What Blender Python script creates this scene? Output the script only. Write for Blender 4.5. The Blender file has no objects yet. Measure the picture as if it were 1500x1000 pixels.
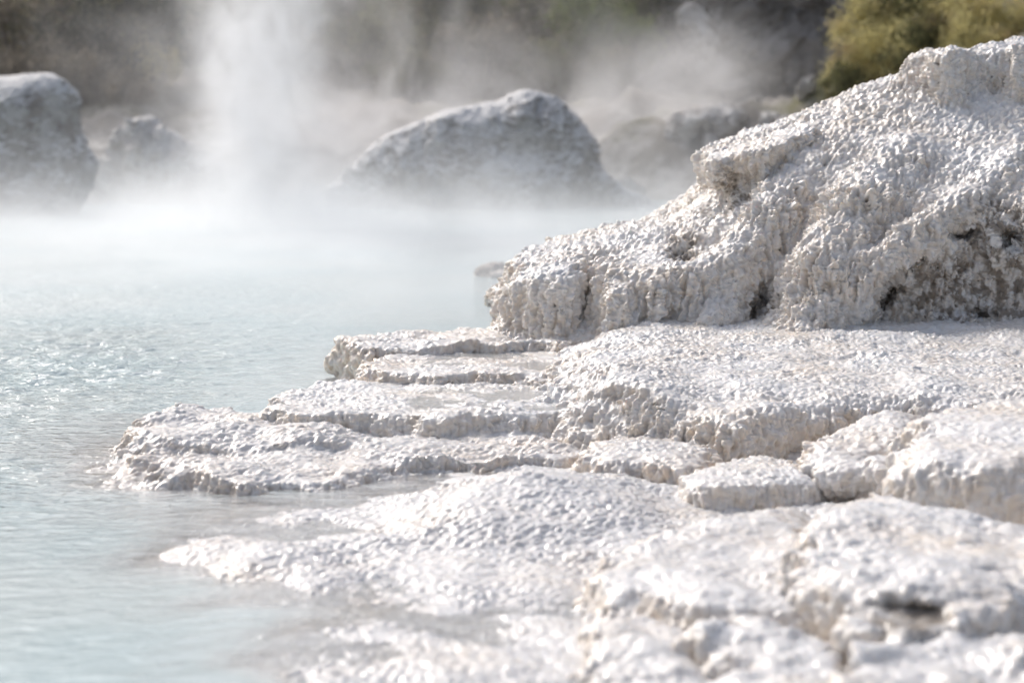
import bpy, math, time
import numpy as np
from mathutils import Vector, Matrix
T0 = time.time()
f4 = np.float32
S = bpy.context.scene
COL = S.collection
rng = np.random.default_rng(7)

# ----------------------------------------------------------------------------------------------
# camera geometry: the point where the sight line through a photo pixel meets a height or a distance
# ----------------------------------------------------------------------------------------------
FPX, CAMH = 3542.0, 1.2
PITCH = math.atan(380.0 / FPX)
CP, SP = math.cos(PITCH), math.sin(PITCH)

def ray(px, py):
    a = (px - 750.0) / FPX; b = (500.0 - py) / FPX
    return a, CP + b * SP, -SP + b * CP

def PZ(px, py, z):
    a, y, c = ray(px, py); t = (z - CAMH) / c
    return (a * t, y * t)

def PY(px, py, Y):
    a, y, c = ray(px, py); t = Y / y
    return (a * t, Y, CAMH + c * t)

def tag(o, label=None, cat=None, group=None, kind=None):
    if label: o['label'] = label
    if cat: o['category'] = cat
    if group: o['group'] = group
    if kind: o['kind'] = kind
    return o

# ----------------------------------------------------------------------------------------------
# noise
# ----------------------------------------------------------------------------------------------
def _hash(ix, iy, iz, seed):
    h = (ix.astype(np.uint32) * np.uint32(374761393)) ^ (iy.astype(np.uint32) * np.uint32(668265263)) ^ \
        (iz.astype(np.uint32) * np.uint32(2246822519)) ^ np.uint32((seed * 3266489917) & 0xffffffff)
    h ^= h >> np.uint32(15); h *= np.uint32(2246822519)
    h ^= h >> np.uint32(13); h *= np.uint32(3266489917)
    h ^= h >> np.uint32(16)
    return h

def _u(h):
    return (h >> np.uint32(8)).astype(f4) * f4(1.0 / 16777216.0)

def vnoise(p, seed=0):
    """smooth gradient noise, about -1..1; p (N,3)"""
    p = p.astype(f4); i = np.floor(p); fr = p - i; i = i.astype(np.int64)
    w = fr * fr * fr * (fr * (fr * 6 - 15) + 10)
    out = np.zeros(len(p), f4)
    for dx in (0, 1):
        wx = w[:, 0] if dx else 1 - w[:, 0]
        for dy in (0, 1):
            wy = w[:, 1] if dy else 1 - w[:, 1]
            for dz in (0, 1):
                wz = w[:, 2] if dz else 1 - w[:, 2]
                h = _hash(i[:, 0] + dx, i[:, 1] + dy, i[:, 2] + dz, seed)
                g = (h & np.uint32(1023)).astype(f4) / 511.5 - 1
                g2 = ((h >> np.uint32(10)) & np.uint32(1023)).astype(f4) / 511.5 - 1
                g3 = ((h >> np.uint32(20)) & np.uint32(1023)).astype(f4) / 511.5 - 1
                out += wx * wy * wz * (g * (fr[:, 0] - dx) + g2 * (fr[:, 1] - dy) + g3 * (fr[:, 2] - dz))
    return out * 1.5

def fbm(p, seed=0, octv=3, gain=0.5):
    o = np.zeros(len(p), f4); a = 1.0
    for k in range(octv):
        o += a * vnoise(p * (2.03 ** k), seed + 11 * k); a *= gain
    return o

def worley(p, seed=0, jit=0.8):
    """distance to the nearest feature point and that point's random value"""
    p = p.astype(f4); b = np.floor(p - 0.5).astype(np.int64)
    best = np.full(len(p), 9.0, f4); rnd = np.zeros(len(p), f4)
    for dx in (0, 1):
        for dy in (0, 1):
            for dz in (0, 1):
                c = b + np.array((dx, dy, dz))
                h = _hash(c[:, 0], c[:, 1], c[:, 2], seed)
                h2 = _hash(c[:, 0], c[:, 1], c[:, 2], seed + 101)
                qx = c[:, 0] + 0.5 + jit * (_u(h) - 0.5)
                qy = c[:, 1] + 0.5 + jit * (_u(h2) - 0.5)
                qz = c[:, 2] + 0.5 + jit * (_u(h ^ (h2 >> np.uint32(3))) - 0.5)
                d = (qx - p[:, 0]) ** 2 + (qy - p[:, 1]) ** 2 + (qz - p[:, 2]) ** 2
                m = d < best
                best = np.where(m, d, best); rnd = np.where(m, _u(h2 * np.uint32(747796405)), rnd)
    return np.sqrt(best), rnd

def sstep(a, b, x):
    t = np.clip((x - a) / (b - a), 0, 1); return t * t * (3 - 2 * t)

# ----------------------------------------------------------------------------------------------
# solid modelling on a grid: signed distance fields turned into a mesh (surface nets)
# ----------------------------------------------------------------------------------------------
class Field:
    def __init__(s, x0, x1, y0, y1, z0, z1, h):
        s.h = h
        s.x = np.arange(x0, x1 + h, h, dtype=f4); s.y = np.arange(y0, y1 + h, h, dtype=f4); s.z = np.arange(z0, z1 + h, h, dtype=f4)
        s.X, s.Y = np.meshgrid(s.x, s.y, indexing='ij')
        s.Z = s.z[None, None, :]
        s.X3, s.Y3 = s.X[:, :, None], s.Y[:, :, None]
        s.F = np.full((len(s.x), len(s.y), len(s.z)), 9.0, f4)
        p = np.stack([s.X.ravel(), s.Y.ravel(), np.zeros(s.X.size, f4)], 1)
        s.wx = (fbm(p * 4.0, 3, 3, 0.55)).reshape(s.X.shape)
        s.wy = (fbm(p * 4.0 + 50, 4, 3, 0.55)).reshape(s.X.shape)
    def union(s, G, k=0.04):
        h = np.clip(k - np.abs(s.F - G), 0, None) / k
        s.F = np.minimum(s.F, G) - h * h * k * 0.25
    def cut(s, G, k=0.03):
        N = -G
        h = np.clip(k - np.abs(s.F - N), 0, None) / k
        s.F = np.maximum(s.F, N) + h * h * k * 0.25
    def poly2(s, pts, warp=0.03, smooth=True):
        P = np.array(pts, f4)
        if smooth:
            n = len(P); Q = []
            for i in range(n):
                a, b, c, d = P[i - 1], P[i], P[(i + 1) % n], P[(i + 2) % n]
                for t in (0, .2, .4, .6, .8):
                    Q.append(0.5 * ((2 * b) + (c - a) * t + (2 * a - 5 * b + 4 * c - d) * t * t + (3 * b - a - 3 * c + d) * t ** 3))
            P = np.array(Q, f4)
        X = s.X + s.wx * warp; Y = s.Y + s.wy * warp
        d = np.full(X.shape, 1e9, f4); inside = np.zeros(X.shape, bool)
        for i in range(len(P)):
            a = P[i]; b = P[(i + 1) % len(P)]; e = b - a
            wx = X - a[0]; wy = Y - a[1]
            t = np.clip((wx * e[0] + wy * e[1]) / max(1e-9, float(e @ e)), 0, 1)
            d = np.minimum(d, (wx - e[0] * t) ** 2 + (wy - e[1] * t) ** 2)
            c = ((a[1] > Y) != (b[1] > Y)) & (X < (b[0] - a[0]) * (Y - a[1]) / (b[1] - a[1] + 1e-12) + a[0])
            inside ^= c
        d = np.sqrt(d); d[inside] *= -1
        return d
    def layer(s, pts, ztop, r=0.03, flare=0.0, warp=0.03, k=0.04, bulge=0.0, rim=0.0, zbot=None, rough=0.012):
        """a terrace: plan outline, top height (number or array), rounded lip, sides that lean out by flare per metre"""
        d2 = s.poly2(pts, warp)
        zt = np.full(s.X.shape, ztop, f4) if np.isscalar(ztop) else ztop.astype(f4)
        zt = zt + s.wx * rough
        if rim:
            zt = zt - rim * sstep(-0.03, -0.12, d2)
        dep = zt[:, :, None] - s.Z
        a = d2[:, :, None] - flare * dep + bulge * np.clip(dep, 0, None) * 0 + r
        if bulge:
            a = a - bulge * np.sin(np.clip(dep / 0.12, 0, 1) * math.pi)
        b = -dep + r
        G = np.minimum(np.maximum(a, b), 0) + np.sqrt(np.maximum(a, 0) ** 2 + np.maximum(b, 0) ** 2) - r
        if zbot is not None:
            G = np.maximum(G, zbot - s.Z)
        s.union(G, k)
    def blob(s, c, r, k=0.05, cut=False):
        c = np.array(c, f4); r = np.array(r, f4) * np.ones(3, f4)
        q = np.sqrt(((s.X3 - c[0]) / r[0]) ** 2 + ((s.Y3 - c[1]) / r[1]) ** 2 + ((s.Z - c[2]) / r[2]) ** 2)
        G = (q - 1) * float(r.min())
        (s.cut if cut else s.union)(G, k)
    def tube(s, a, b, ra, rb, k=0.05, cut=False):
        a = np.array(a, f4); b = np.array(b, f4); e = b - a; L = float(e @ e)
        t = np.clip(((s.X3 - a[0]) * e[0] + (s.Y3 - a[1]) * e[1] + (s.Z - a[2]) * e[2]) / L, 0, 1)
        G = np.sqrt((s.X3 - a[0] - e[0] * t) ** 2 + (s.Y3 - a[1] - e[1] * t) ** 2 + (s.Z - a[2] - e[2] * t) ** 2) - (ra + (rb - ra) * t)
        (s.cut if cut else s.union)(G, k)
    def height(s, pts, sig=0.28, warp=0.0):
        """smooth height surface through control points (x, y, z)"""
        P = np.array(pts, f4)
        D = np.sqrt(((P[:, None, :2] - P[None, :, :2]) ** 2).sum(2) + sig * sig)
        n = len(P)
        A = np.zeros((n + 3, n + 3)); A[:n, :n] = D - 0.0
        A[:n, n] = 1; A[:n, n + 1:n + 3] = P[:, :2]; A[n, :n] = 1; A[n + 1:n + 3, :n] = P[:, :2].T
        A[:n, :n] += np.eye(n) * -0.01
        w = np.linalg.solve(A, np.concatenate([P[:, 2], np.zeros(3)]))
        H = w[n] + w[n + 1] * s.X + w[n + 2] * s.Y
        for i in range(n):
            H = H + w[i] * np.sqrt((s.X - P[i, 0]) ** 2 + (s.Y - P[i, 1]) ** 2 + sig * sig)
        return H.astype(f4)
    def surface(s, pts, sig=0.12, dz=0.0, k=0.03, poly=None, r=0.05, warp=0.06, rough=0.02):
        H = s.height(pts, sig); H = H + s.wx * rough + dz * sstep(0.06, 0.02, H)
        gx, gy = np.gradient(H, s.h)
        G = (s.Z - H[:, :, None]) / np.sqrt(1 + np.clip(gx * gx + gy * gy, 0, 9))[:, :, None]
        if poly is not None:
            a = s.poly2(poly, warp)[:, :, None] + r + 0 * s.Z; b = G + r
            G = np.minimum(np.maximum(a, b), 0) + np.sqrt(np.maximum(a, 0) ** 2 + np.maximum(b, 0) ** 2) - r
        s.union(G, k)
    def nets(s):
        F = s.F; sg = F < 0
        nx, ny, nz = F.shape
        cnt = np.zeros((nx - 1, ny - 1, nz - 1), np.int8)
        for dx in (0, 1):
            for dy in (0, 1):
                for dz in (0, 1):
                    cnt += sg[dx:nx - 1 + dx, dy:ny - 1 + dy, dz:nz - 1 + dz]
        act = (cnt > 0) & (cnt < 8)
        ci = np.argwhere(act); N = len(ci)
        idx = np.full(act.shape, -1, np.int64); idx[act] = np.arange(N)
        acc = np.zeros((N, 3)); n = np.zeros(N)
        crn = [(0, 0, 0), (1, 0, 0), (0, 1, 0), (1, 1, 0), (0, 0, 1), (1, 0, 1), (0, 1, 1), (1, 1, 1)]
        val = [F[ci[:, 0] + c[0], ci[:, 1] + c[1], ci[:, 2] + c[2]] for c in crn]
        for i in range(8):
            for j in range(i + 1, 8):
                if sum(abs(crn[i][q] - crn[j][q]) for q in range(3)) == 1:
                    a, b = val[i], val[j]; m = (a < 0) != (b < 0)
                    t = np.where(m, a / np.where(m, a - b, 1), 0)
                    p = np.array(crn[i])[None] + t[:, None] * (np.array(crn[j]) - np.array(crn[i]))[None]
                    acc += np.where(m[:, None], p, 0); n += m
        V = (ci + acc / n[:, None]) * s.h + np.array([s.x[0], s.y[0], s.z[0]])
        quads = []
        for ax in range(3):
            u, v = [(1, 2), (2, 0), (0, 1)][ax]
            sl0 = [slice(None)] * 3; sl1 = [slice(None)] * 3
            sl0[ax] = slice(0, -1); sl1[ax] = slice(1, None)
            A = sg[tuple(sl0)]; B = sg[tuple(sl1)]
            e = np.argwhere(A != B)
            ok = (e[:, u] > 0) & (e[:, v] > 0) & (e[:, u] < F.shape[u] - 1) & (e[:, v] < F.shape[v] - 1)
            e = e[ok]
            ain = A[e[:, 0], e[:, 1], e[:, 2]]
            def at(du, dv):
                q = e.copy(); q[:, u] += du; q[:, v] += dv
                return idx[q[:, 0], q[:, 1], q[:, 2]]
            Q = np.stack([at(-1, -1), at(0, -1), at(0, 0), at(-1, 0)], 1)
            Q[~ain] = Q[~ain][:, ::-1]
            quads.append(Q)
        return V, np.concatenate(quads)

def mesh_from(name, V, Q):
    me = bpy.data.meshes.new(name)
    me.vertices.add(len(V)); me.vertices.foreach_set('co', np.ascontiguousarray(V, dtype=f4).ravel())
    k = Q.shape[1]
    me.loops.add(Q.size); me.loops.foreach_set('vertex_index', np.ascontiguousarray(Q, dtype=np.int32).ravel())
    me.polygons.add(len(Q)); me.polygons.foreach_set('loop_start', np.arange(0, Q.size, k, dtype=np.int32))
    me.update(calc_edges=True)
    me.polygons.foreach_set('use_smooth', np.ones(len(Q), bool))
    return me

def normals_of(V, Q):
    a = V[Q[:, 2]] - V[Q[:, 0]]; b = V[Q[:, 3]] - V[Q[:, 1]]
    n = np.cross(a, b); N = np.zeros_like(V)
    for c in range(4):
        for d in range(3):
            N[:, d] += np.bincount(Q[:, c], n[:, d], len(V))
    return N / (np.linalg.norm(N, axis=1, keepdims=True) + 1e-12)

def relax(V, Q, it):
    for _ in range(it):
        s_ = np.zeros_like(V); c_ = np.zeros(len(V))
        for a, b in ((0, 1), (1, 2), (2, 3), (3, 0)):
            for i, j in ((a, b), (b, a)):
                c_ += np.bincount(Q[:, i], minlength=len(V))
                for d in range(3):
                    s_[:, d] += np.bincount(Q[:, i], V[Q[:, j], d], len(V))
        V = 0.4 * V + 0.6 * s_ / np.maximum(c_, 1)[:, None]
    return V

def subdivide(V, Q):
    """one linear split of every quad"""
    E = np.sort(np.concatenate([Q[:, [0, 1]], Q[:, [1, 2]], Q[:, [2, 3]], Q[:, [3, 0]]]), axis=1)
    key = E[:, 0].astype(np.int64) * (len(V) + 1) + E[:, 1]
    uq, first, inv = np.unique(key, return_index=True, return_inverse=True)
    n = len(V); m = len(Q)
    EV = V[E[first]].mean(1); FV = V[Q].mean(1)
    e = inv.reshape(4, m).T + n; fc = np.arange(m) + n + len(EV)
    V2 = np.concatenate([V, EV, FV])
    out = np.concatenate([np.stack([Q[:, 0], e[:, 0], fc, e[:, 3]], 1), np.stack([Q[:, 1], e[:, 1], fc, e[:, 0]], 1),
                          np.stack([Q[:, 2], e[:, 2], fc, e[:, 1]], 1), np.stack([Q[:, 3], e[:, 3], fc, e[:, 2]], 1)])
    return V2, out

TOPS = []      # surface points of everything solid near the water: the depth of the water is read from them

def finish(name, field, mat, sub=1, amp=1.0, cell=0.021, lump=0.022, lumpscale=8.0, pit=0.5, flow=(0, -1, 0), cream=0.0, zmin=-0.25, seed=0, dirt=0.0, smear=1.0, back=None, flat=0.24):
    V, Q = field.nets()
    V = relax(V, Q, 2)
    keep = V[:, 2] > zmin
    if back is not None:
        keep &= V[:, 1] < back
    Q = Q[keep[Q].all(1)]
    used = np.unique(Q); mp = np.full(len(V), -1, np.int64); mp[used] = np.arange(len(used)); V = V[used]; Q = mp[Q]
    # broad lumps
    N = normals_of(V, Q)
    n1 = fbm(V * lumpscale * 0.45, 21 + seed, 2); n2 = fbm(V * lumpscale, 22 + seed, 3, 0.6)
    steep0 = 1 - np.clip(N[:, 2], 0, 1)
    V = V + N * ((n1 * 1.2 + n2 * 0.8) * lump * (0.25 + 0.75 * sstep(0.02, 0.35, steep0)))[:, None]
    for _ in range(sub):
        V, Q = subdivide(V, Q); V = relax(V, Q, 1)
    N = normals_of(V, Q)
    steep = sstep(0.03, 0.45, 1 - N[:, 2])
    Fd = np.array(flow, float); Fd /= np.linalg.norm(Fd)
    g = np.array([0, 0, -1.0])[None] * (0.15 + steep[:, None]) + Fd[None] * 0.35
    t = g - (g * N).sum(1, keepdims=True) * N
    t /= np.linalg.norm(t, axis=1, keepdims=True) + 1e-9
    # drops and beads: rounded cells, drawn out along the way the water runs
    bead = np.zeros(len(V)); fine = np.zeros(len(V)); big = np.zeros(len(V))
    offs = (-1.35, -0.45, 0.45, 1.35)
    wob = np.stack([vnoise(V * 22, 5), vnoise(V * 22 + 9, 6), vnoise(V * 22 + 19, 7)], 1) * cell * 0.55
    for o in offs:
        P = V + wob + t * (o * cell * 0.62 * smear * (0.4 + 0.6 * steep))[:, None]
        d, r = worley(P / cell, 31 + seed)
        bead += np.clip(1 - (d / 0.74) ** 2, 0, 1) * (0.35 + 0.65 * r)
        d, r = worley(P / (cell * 0.52) + 7, 32 + seed)
        fine += np.clip(1 - (d / 0.75) ** 2, 0, 1) * (0.3 + 0.7 * r)
        d, r = worley(P / (cell * 2.2) + 3, 33 + seed)
        big += np.clip(1 - (d / 0.8) ** 2, 0, 1) * (0.2 + 0.8 * r)
    bead /= 4; fine /= 4; big /= 4
    patch = np.clip(0.62 + 1.15 * fbm(V * 3.2, 41 + seed, 3), 0.08, 1.25)
    ridge = 1 - np.abs(fbm(V * np.array([26, 26, 40]), 43 + seed, 2))
    am = (flat + 1.0 * steep) * (0.45 + 0.7 * patch)
    disp = amp * cell * ((bead - 0.30) * 1.55 * am + (big - 0.3) * 1.7 * (0.2 + steep) * (0.4 + 0.6 * patch) + (fine - 0.3) * 0.40 * (0.15 + 0.6 * flat + 0.6 * am) + (ridge - 0.8) * (0.2 + 0.3 * steep))
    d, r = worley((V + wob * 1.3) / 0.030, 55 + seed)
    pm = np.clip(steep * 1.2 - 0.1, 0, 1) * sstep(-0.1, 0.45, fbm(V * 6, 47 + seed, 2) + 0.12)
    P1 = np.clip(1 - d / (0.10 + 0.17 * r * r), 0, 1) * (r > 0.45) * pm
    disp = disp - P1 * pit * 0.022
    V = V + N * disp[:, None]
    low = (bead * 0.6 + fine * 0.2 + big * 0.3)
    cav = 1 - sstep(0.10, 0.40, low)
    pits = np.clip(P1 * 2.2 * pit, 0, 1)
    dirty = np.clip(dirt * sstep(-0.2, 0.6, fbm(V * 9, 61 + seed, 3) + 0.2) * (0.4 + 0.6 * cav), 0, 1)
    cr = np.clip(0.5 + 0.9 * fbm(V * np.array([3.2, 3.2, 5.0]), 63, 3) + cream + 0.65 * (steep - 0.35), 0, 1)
    me = mesh_from(name, V, Q)
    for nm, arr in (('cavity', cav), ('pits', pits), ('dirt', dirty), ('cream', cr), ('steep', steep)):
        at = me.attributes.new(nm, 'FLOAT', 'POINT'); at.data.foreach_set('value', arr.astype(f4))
    o = bpy.data.objects.new(name, me); COL.objects.link(o)
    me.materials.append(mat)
    TOPS.append(V[V[:, 2] < 0.12])
    print(f'{name}: {len(V)} verts, {time.time() - T0:.1f}s')
    return o

# ----------------------------------------------------------------------------------------------
# materials
# ----------------------------------------------------------------------------------------------
def nodes_of(name):
    m = bpy.data.materials.new(name); m.use_nodes = True
    nt = m.node_tree; nt.nodes.clear()
    return m, nt, nt.nodes, nt.links

class NT:
    def __init__(s, name):
        s.m, s.nt, s.n, s.l = nodes_of(name)
        s.out = s.n.new('ShaderNodeOutputMaterial')
    def new(s, t, **kw):
        nd = s.n.new(t)
        for k, v in kw.items():
            if k.startswith('_'): setattr(nd, k[1:], v)
            else: s.set(nd.inputs[k.replace('__', ' ')], v)
        return nd
    def set(s, inp, v):
        if hasattr(v, 'is_linked') or isinstance(v, bpy.types.NodeSocket): s.l.new(v, inp)
        else: inp.default_value = v
    def attr(s, nm):
        a = s.n.new('ShaderNodeAttribute'); a.attribute_name = nm; return a.outputs['Fac']
    def math(s, op, a, b=0.0, c=None, clamp=False):
        nd = s.n.new('ShaderNodeMath'); nd.operation = op; nd.use_clamp = clamp
        s.set(nd.inputs[0], a); s.set(nd.inputs[1], b)
        if c is not None: s.set(nd.inputs[2], c)
        return nd.outputs[0]
    def vmath(s, op, a, b=(0, 0, 0)):
        nd = s.n.new('ShaderNodeVectorMath'); nd.operation = op
        s.set(nd.inputs[0], a); s.set(nd.inputs[1], b); return nd.outputs[0]
    def mix(s, f, a, b):
        nd = s.n.new('ShaderNodeMix'); nd.data_type = 'RGBA'
        s.set(nd.inputs[0], f); s.set(nd.inputs[6], a); s.set(nd.inputs[7], b); return nd.outputs[2]
    def noise(s, vec, scale, detail=3, rough=0.5, dist=0.0):
        nd = s.n.new('ShaderNodeTexNoise'); s.set(nd.inputs['Vector'], vec)
        nd.inputs['Scale'].default_value = scale; nd.inputs['Detail'].default_value = detail
        nd.inputs['Roughness'].default_value = rough; nd.inputs['Distortion'].default_value = dist
        return nd.outputs[0]
    def voro(s, vec, scale, feat='F1'):
        nd = s.n.new('ShaderNodeTexVoronoi'); nd.feature = feat; s.set(nd.inputs['Vector'], vec); nd.inputs['Scale'].default_value = scale
        return nd.outputs['Distance']
    def ramp(s, f, a, b):
        nd = s.n.new('ShaderNodeMapRange'); nd.interpolation_type = 'SMOOTHSTEP'
        s.set(nd.inputs[0], f); nd.inputs[1].default_value = a; nd.inputs[2].default_value = b
        nd.inputs[3].default_value = 0; nd.inputs[4].default_value = 1
        return nd.outputs[0]
    def pos(s):
        return s.n.new('ShaderNodeNewGeometry').outputs['Position']

def col(r, g, b): return (r, g, b, 1)

def travertine(name, white=(0.74, 0.73, 0.72), cream=(0.70, 0.61, 0.51), dirtc=(0.20, 0.16, 0.12), wet=0.85):
    t = NT(name)
    p = t.pos()
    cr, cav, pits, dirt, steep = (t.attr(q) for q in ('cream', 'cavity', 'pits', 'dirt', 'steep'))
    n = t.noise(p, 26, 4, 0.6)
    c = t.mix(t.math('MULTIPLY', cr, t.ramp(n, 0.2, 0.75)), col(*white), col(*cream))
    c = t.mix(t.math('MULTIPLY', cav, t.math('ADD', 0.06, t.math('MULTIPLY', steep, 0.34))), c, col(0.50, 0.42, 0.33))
    grey = t.ramp(t.noise(p, 3.3, 4, 0.6), 0.5, 0.78)
    c = t.mix(t.math('MULTIPLY', grey, 0.32), c, col(0.50, 0.50, 0.51))
    speck = t.ramp(t.noise(p, 150, 2, 0.6), 0.66, 0.74)
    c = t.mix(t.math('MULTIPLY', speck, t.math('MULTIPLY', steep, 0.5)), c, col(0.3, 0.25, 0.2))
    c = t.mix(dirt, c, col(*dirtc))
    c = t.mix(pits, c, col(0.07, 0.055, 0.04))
    b1 = t.noise(p, 130, 5, 0.65)
    b2 = t.voro(p, 170, 'F1')
    bh = t.math('ADD', t.math('MULTIPLY', b1, 0.7), t.math('MULTIPLY', b2, -0.5))
    bump = t.new('ShaderNodeBump', Strength=0.22, Distance=0.005, Height=bh)
    rough = t.math('ADD', 0.30, t.math('MULTIPLY', t.noise(p, 9, 3, 0.6), 0.35))
    bs = t.new('ShaderNodeBsdfPrincipled', Base__Color=c, Roughness=rough, Normal=bump.outputs[0], IOR=1.4)
    bs.inputs['Subsurface Weight'].default_value = 0.3; bs.inputs['Subsurface Radius'].default_value = (1.0, 0.8, 0.6); bs.inputs['Subsurface Scale'].default_value = 0.010
    bs.inputs['Coat Weight'].default_value = wet; bs.inputs['Coat Roughness'].default_value = 0.14; bs.inputs['Coat IOR'].default_value = 1.33
    sz = t.n.new('ShaderNodeSeparateXYZ'); t.l.new(p, sz.inputs[0])
    t.l.new(t.math('ADD', wet * 0.6, t.math('MULTIPLY', t.ramp(sz.outputs[2], 0.09, 0.01), 0.1), None, True), bs.inputs['Coat Weight'])
    t.l.new(bs.outputs[0], t.out.inputs['Surface'])
    return t.m

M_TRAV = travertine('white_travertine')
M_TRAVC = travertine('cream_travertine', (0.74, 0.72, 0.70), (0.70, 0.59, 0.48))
M_BOULD = None

def rock_mat(name, a, b, c2, scale=5.0, crust=None):
    t = NT(name); p = t.pos()
    n = t.noise(p, scale, 5, 0.62); n2 = t.noise(p, scale * 2.7, 4, 0.6, 0.6)
    c = t.mix(t.ramp(n, 0.38, 0.62), col(*a), col(*b))
    c = t.mix(t.math('MULTIPLY', t.ramp(n2, 0.5, 0.68), 0.8), c, col(*c2))
    if crust:   # pale mineral crust lies on whatever faces upward
        g = t.n.new('ShaderNodeNewGeometry'); sz = t.n.new('ShaderNodeSeparateXYZ'); t.l.new(g.outputs['Normal'], sz.inputs[0])
        k = t.math('ADD', sz.outputs[2], t.math('MULTIPLY', t.math('SUBTRACT', t.noise(p, scale * 0.9, 4, 0.65), 0.5), 1.8))
        c = t.mix(t.ramp(k, 0.05, 0.75), c, col(*crust))
    bump = t.new('ShaderNodeBump', Strength=0.6, Distance=0.03, Height=t.noise(p, scale * 5, 5, 0.65))
    bs = t.new('ShaderNodeBsdfPrincipled', Base__Color=c, Roughness=0.7, Normal=bump.outputs[0])
    t.l.new(bs.outputs[0], t.out.inputs['Surface'])
    return t.m

M_BOULD = rock_mat('crusted_grey_rock', (0.30, 0.27, 0.245), (0.46, 0.44, 0.42), (0.17, 0.145, 0.125), 4.0, (0.70, 0.69, 0.68))
M_ROCK = rock_mat('hill_rock', (0.26, 0.235, 0.21), (0.44, 0.40, 0.37), (0.15, 0.13, 0.11), 1.8)
M_PALE = rock_mat('pale_bank_rock', (0.58, 0.55, 0.52), (0.72, 0.70, 0.67), (0.40, 0.36, 0.31), 4.0)

# ----------------------------------------------------------------------------------------------
# THE TRAVERTINE: each ledge, lobe and mound is a solid of its own
# ----------------------------------------------------------------------------------------------
def plan(z, *pts): return [PZ(px, py, z) for px, py in pts]
def H3(*pts): return [PZ(a, b, c) + (c,) for a, b, c in pts]

# --- the big mound --------------------------------------------------------------------------
Fm = Field(-0.1, 3.25, 8.95, 11.9, 0.02, 1.62, 0.0175)
ctrl = [PY(*c) for c in [
    # back silhouette
    (770, 400, 10.55), (850, 368, 10.6), (930, 345, 10.7), (1000, 315, 10.75), (1040, 268, 10.75), (1100, 212, 10.8), (1200, 155, 10.9), (1300, 112, 11.0), (1400, 92, 11.05), (1500, 80, 11.1), (1650, 60, 11.2), (1800, 60, 11.2),
    # middle band
    (1110, 262, 10.35), (1200, 222, 10.3), (1330, 190, 10.35), (1450, 175, 10.4), (1600, 165, 10.4), (1800, 160, 10.4),
    (1150, 330, 9.95), (1250, 290, 9.9), (1350, 262, 9.95), (1450, 240, 9.95), (1600, 235, 9.9),
    # lower front
    (1030, 360, 9.9), (950, 400, 9.85), (880, 430, 9.85), (800, 430, 9.98),
    (1060, 420, 9.72), (1090, 455, 9.58), (1180, 420, 9.55), (1270, 390, 9.55), (1370, 335, 9.62), (1480, 300, 9.6), (1600, 300, 9.55),
    (1180, 478, 9.38), (1260, 470, 9.4)]]
for X_, Y_ in ((-0.3, 11.6), (0.6, 11.8), (1.5, 12.0), (2.6, 12.1), (3.6, 12.0)):
    ctrl.append((X_, Y_, 0.1 if X_ < 0 else 0.35 + 0.25 * X_))
H = Fm.height(ctrl, 0.14)
gx, gy = np.gradient(H, Fm.h)
sl = np.sqrt(1 + np.clip(gx * gx + gy * gy, 0, 9))[:, :, None]
G = (Fm.Z - H[:, :, None]) / sl
foot = Fm.poly2([PZ(748, 505, .14), PZ(765, 522, .14), PZ(840, 520, .15), PZ(905, 500, .19), PZ(1000, 488, .21), PZ(1110, 482, .22), PZ(1150, 492, .22), PZ(1270, 482, .23), PZ(1300, 482, .23), PZ(1420, 480, .23), PZ(1500, 478, .24), (3.4, 9.35), (3.6, 11.8), (0.5, 11.8), (-0.05, 10.9)], 0.09)
# steep front: the foot line may bulge a little outward with depth
a_ = foot[:, :, None] + 0.07 - 0.22 * np.clip(0.42 - Fm.Z, 0, 0.3); b_ = G + 0.07
Fm.union(np.minimum(np.maximum(a_, b_), 0) + np.sqrt(np.maximum(a_, 0) ** 2 + np.maximum(b_, 0) ** 2) - 0.07, 0.02)
# left block that steps down to the pool, split by a crease
Fm.layer([PY(756, 400, 10.75)[:2], PY(752, 440, 10.1)[:2], PY(760, 440, 9.74)[:2], PY(800, 440, 9.62)[:2], PY(840, 440, 9.66)[:2], PY(880, 400, 10.0)[:2], PY(1000, 340, 10.8)[:2], PY(860, 370, 11.1)[:2]],
         0.425 + (Fm.X - 0.05) * 0.22 + (Fm.Y - 9.7) * 0.03, r=0.075, flare=0.08, warp=0.05, k=0.02)
Fm.layer([PY(872, 440, 9.62)[:2], PY(930, 440, 9.56)[:2], PY(1000, 440, 9.56)[:2], PY(1060, 420, 9.75)[:2], PY(1030, 340, 10.5)[:2], PY(900, 380, 10.6)[:2]],
         0.42 + (Fm.X - 0.3) * 0.14 + (Fm.Y - 9.6) * 0.12, r=0.10, flare=0.22, warp=0.05, k=0.012)
# the lip that juts out to the left over a hollow
lip = 0.855 + (Fm.X - 0.8) * 0.30 + (Fm.Y - 10.3) * 0.05
Fm.layer([PY(1030, 240, 10.9)[:2], PY(1024, 240, 10.55)[:2], PY(1030, 240, 10.3)[:2], PY(1075, 240, 10.24)[:2], PY(1130, 230, 10.2)[:2], PY(1190, 220, 10.35)[:2], PY(1190, 200, 10.8)[:2], PY(1120, 230, 11.2)[:2]],
         lip, r=0.035, flare=-0.30, warp=0.05, k=0.05, zbot=0.76)
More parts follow.
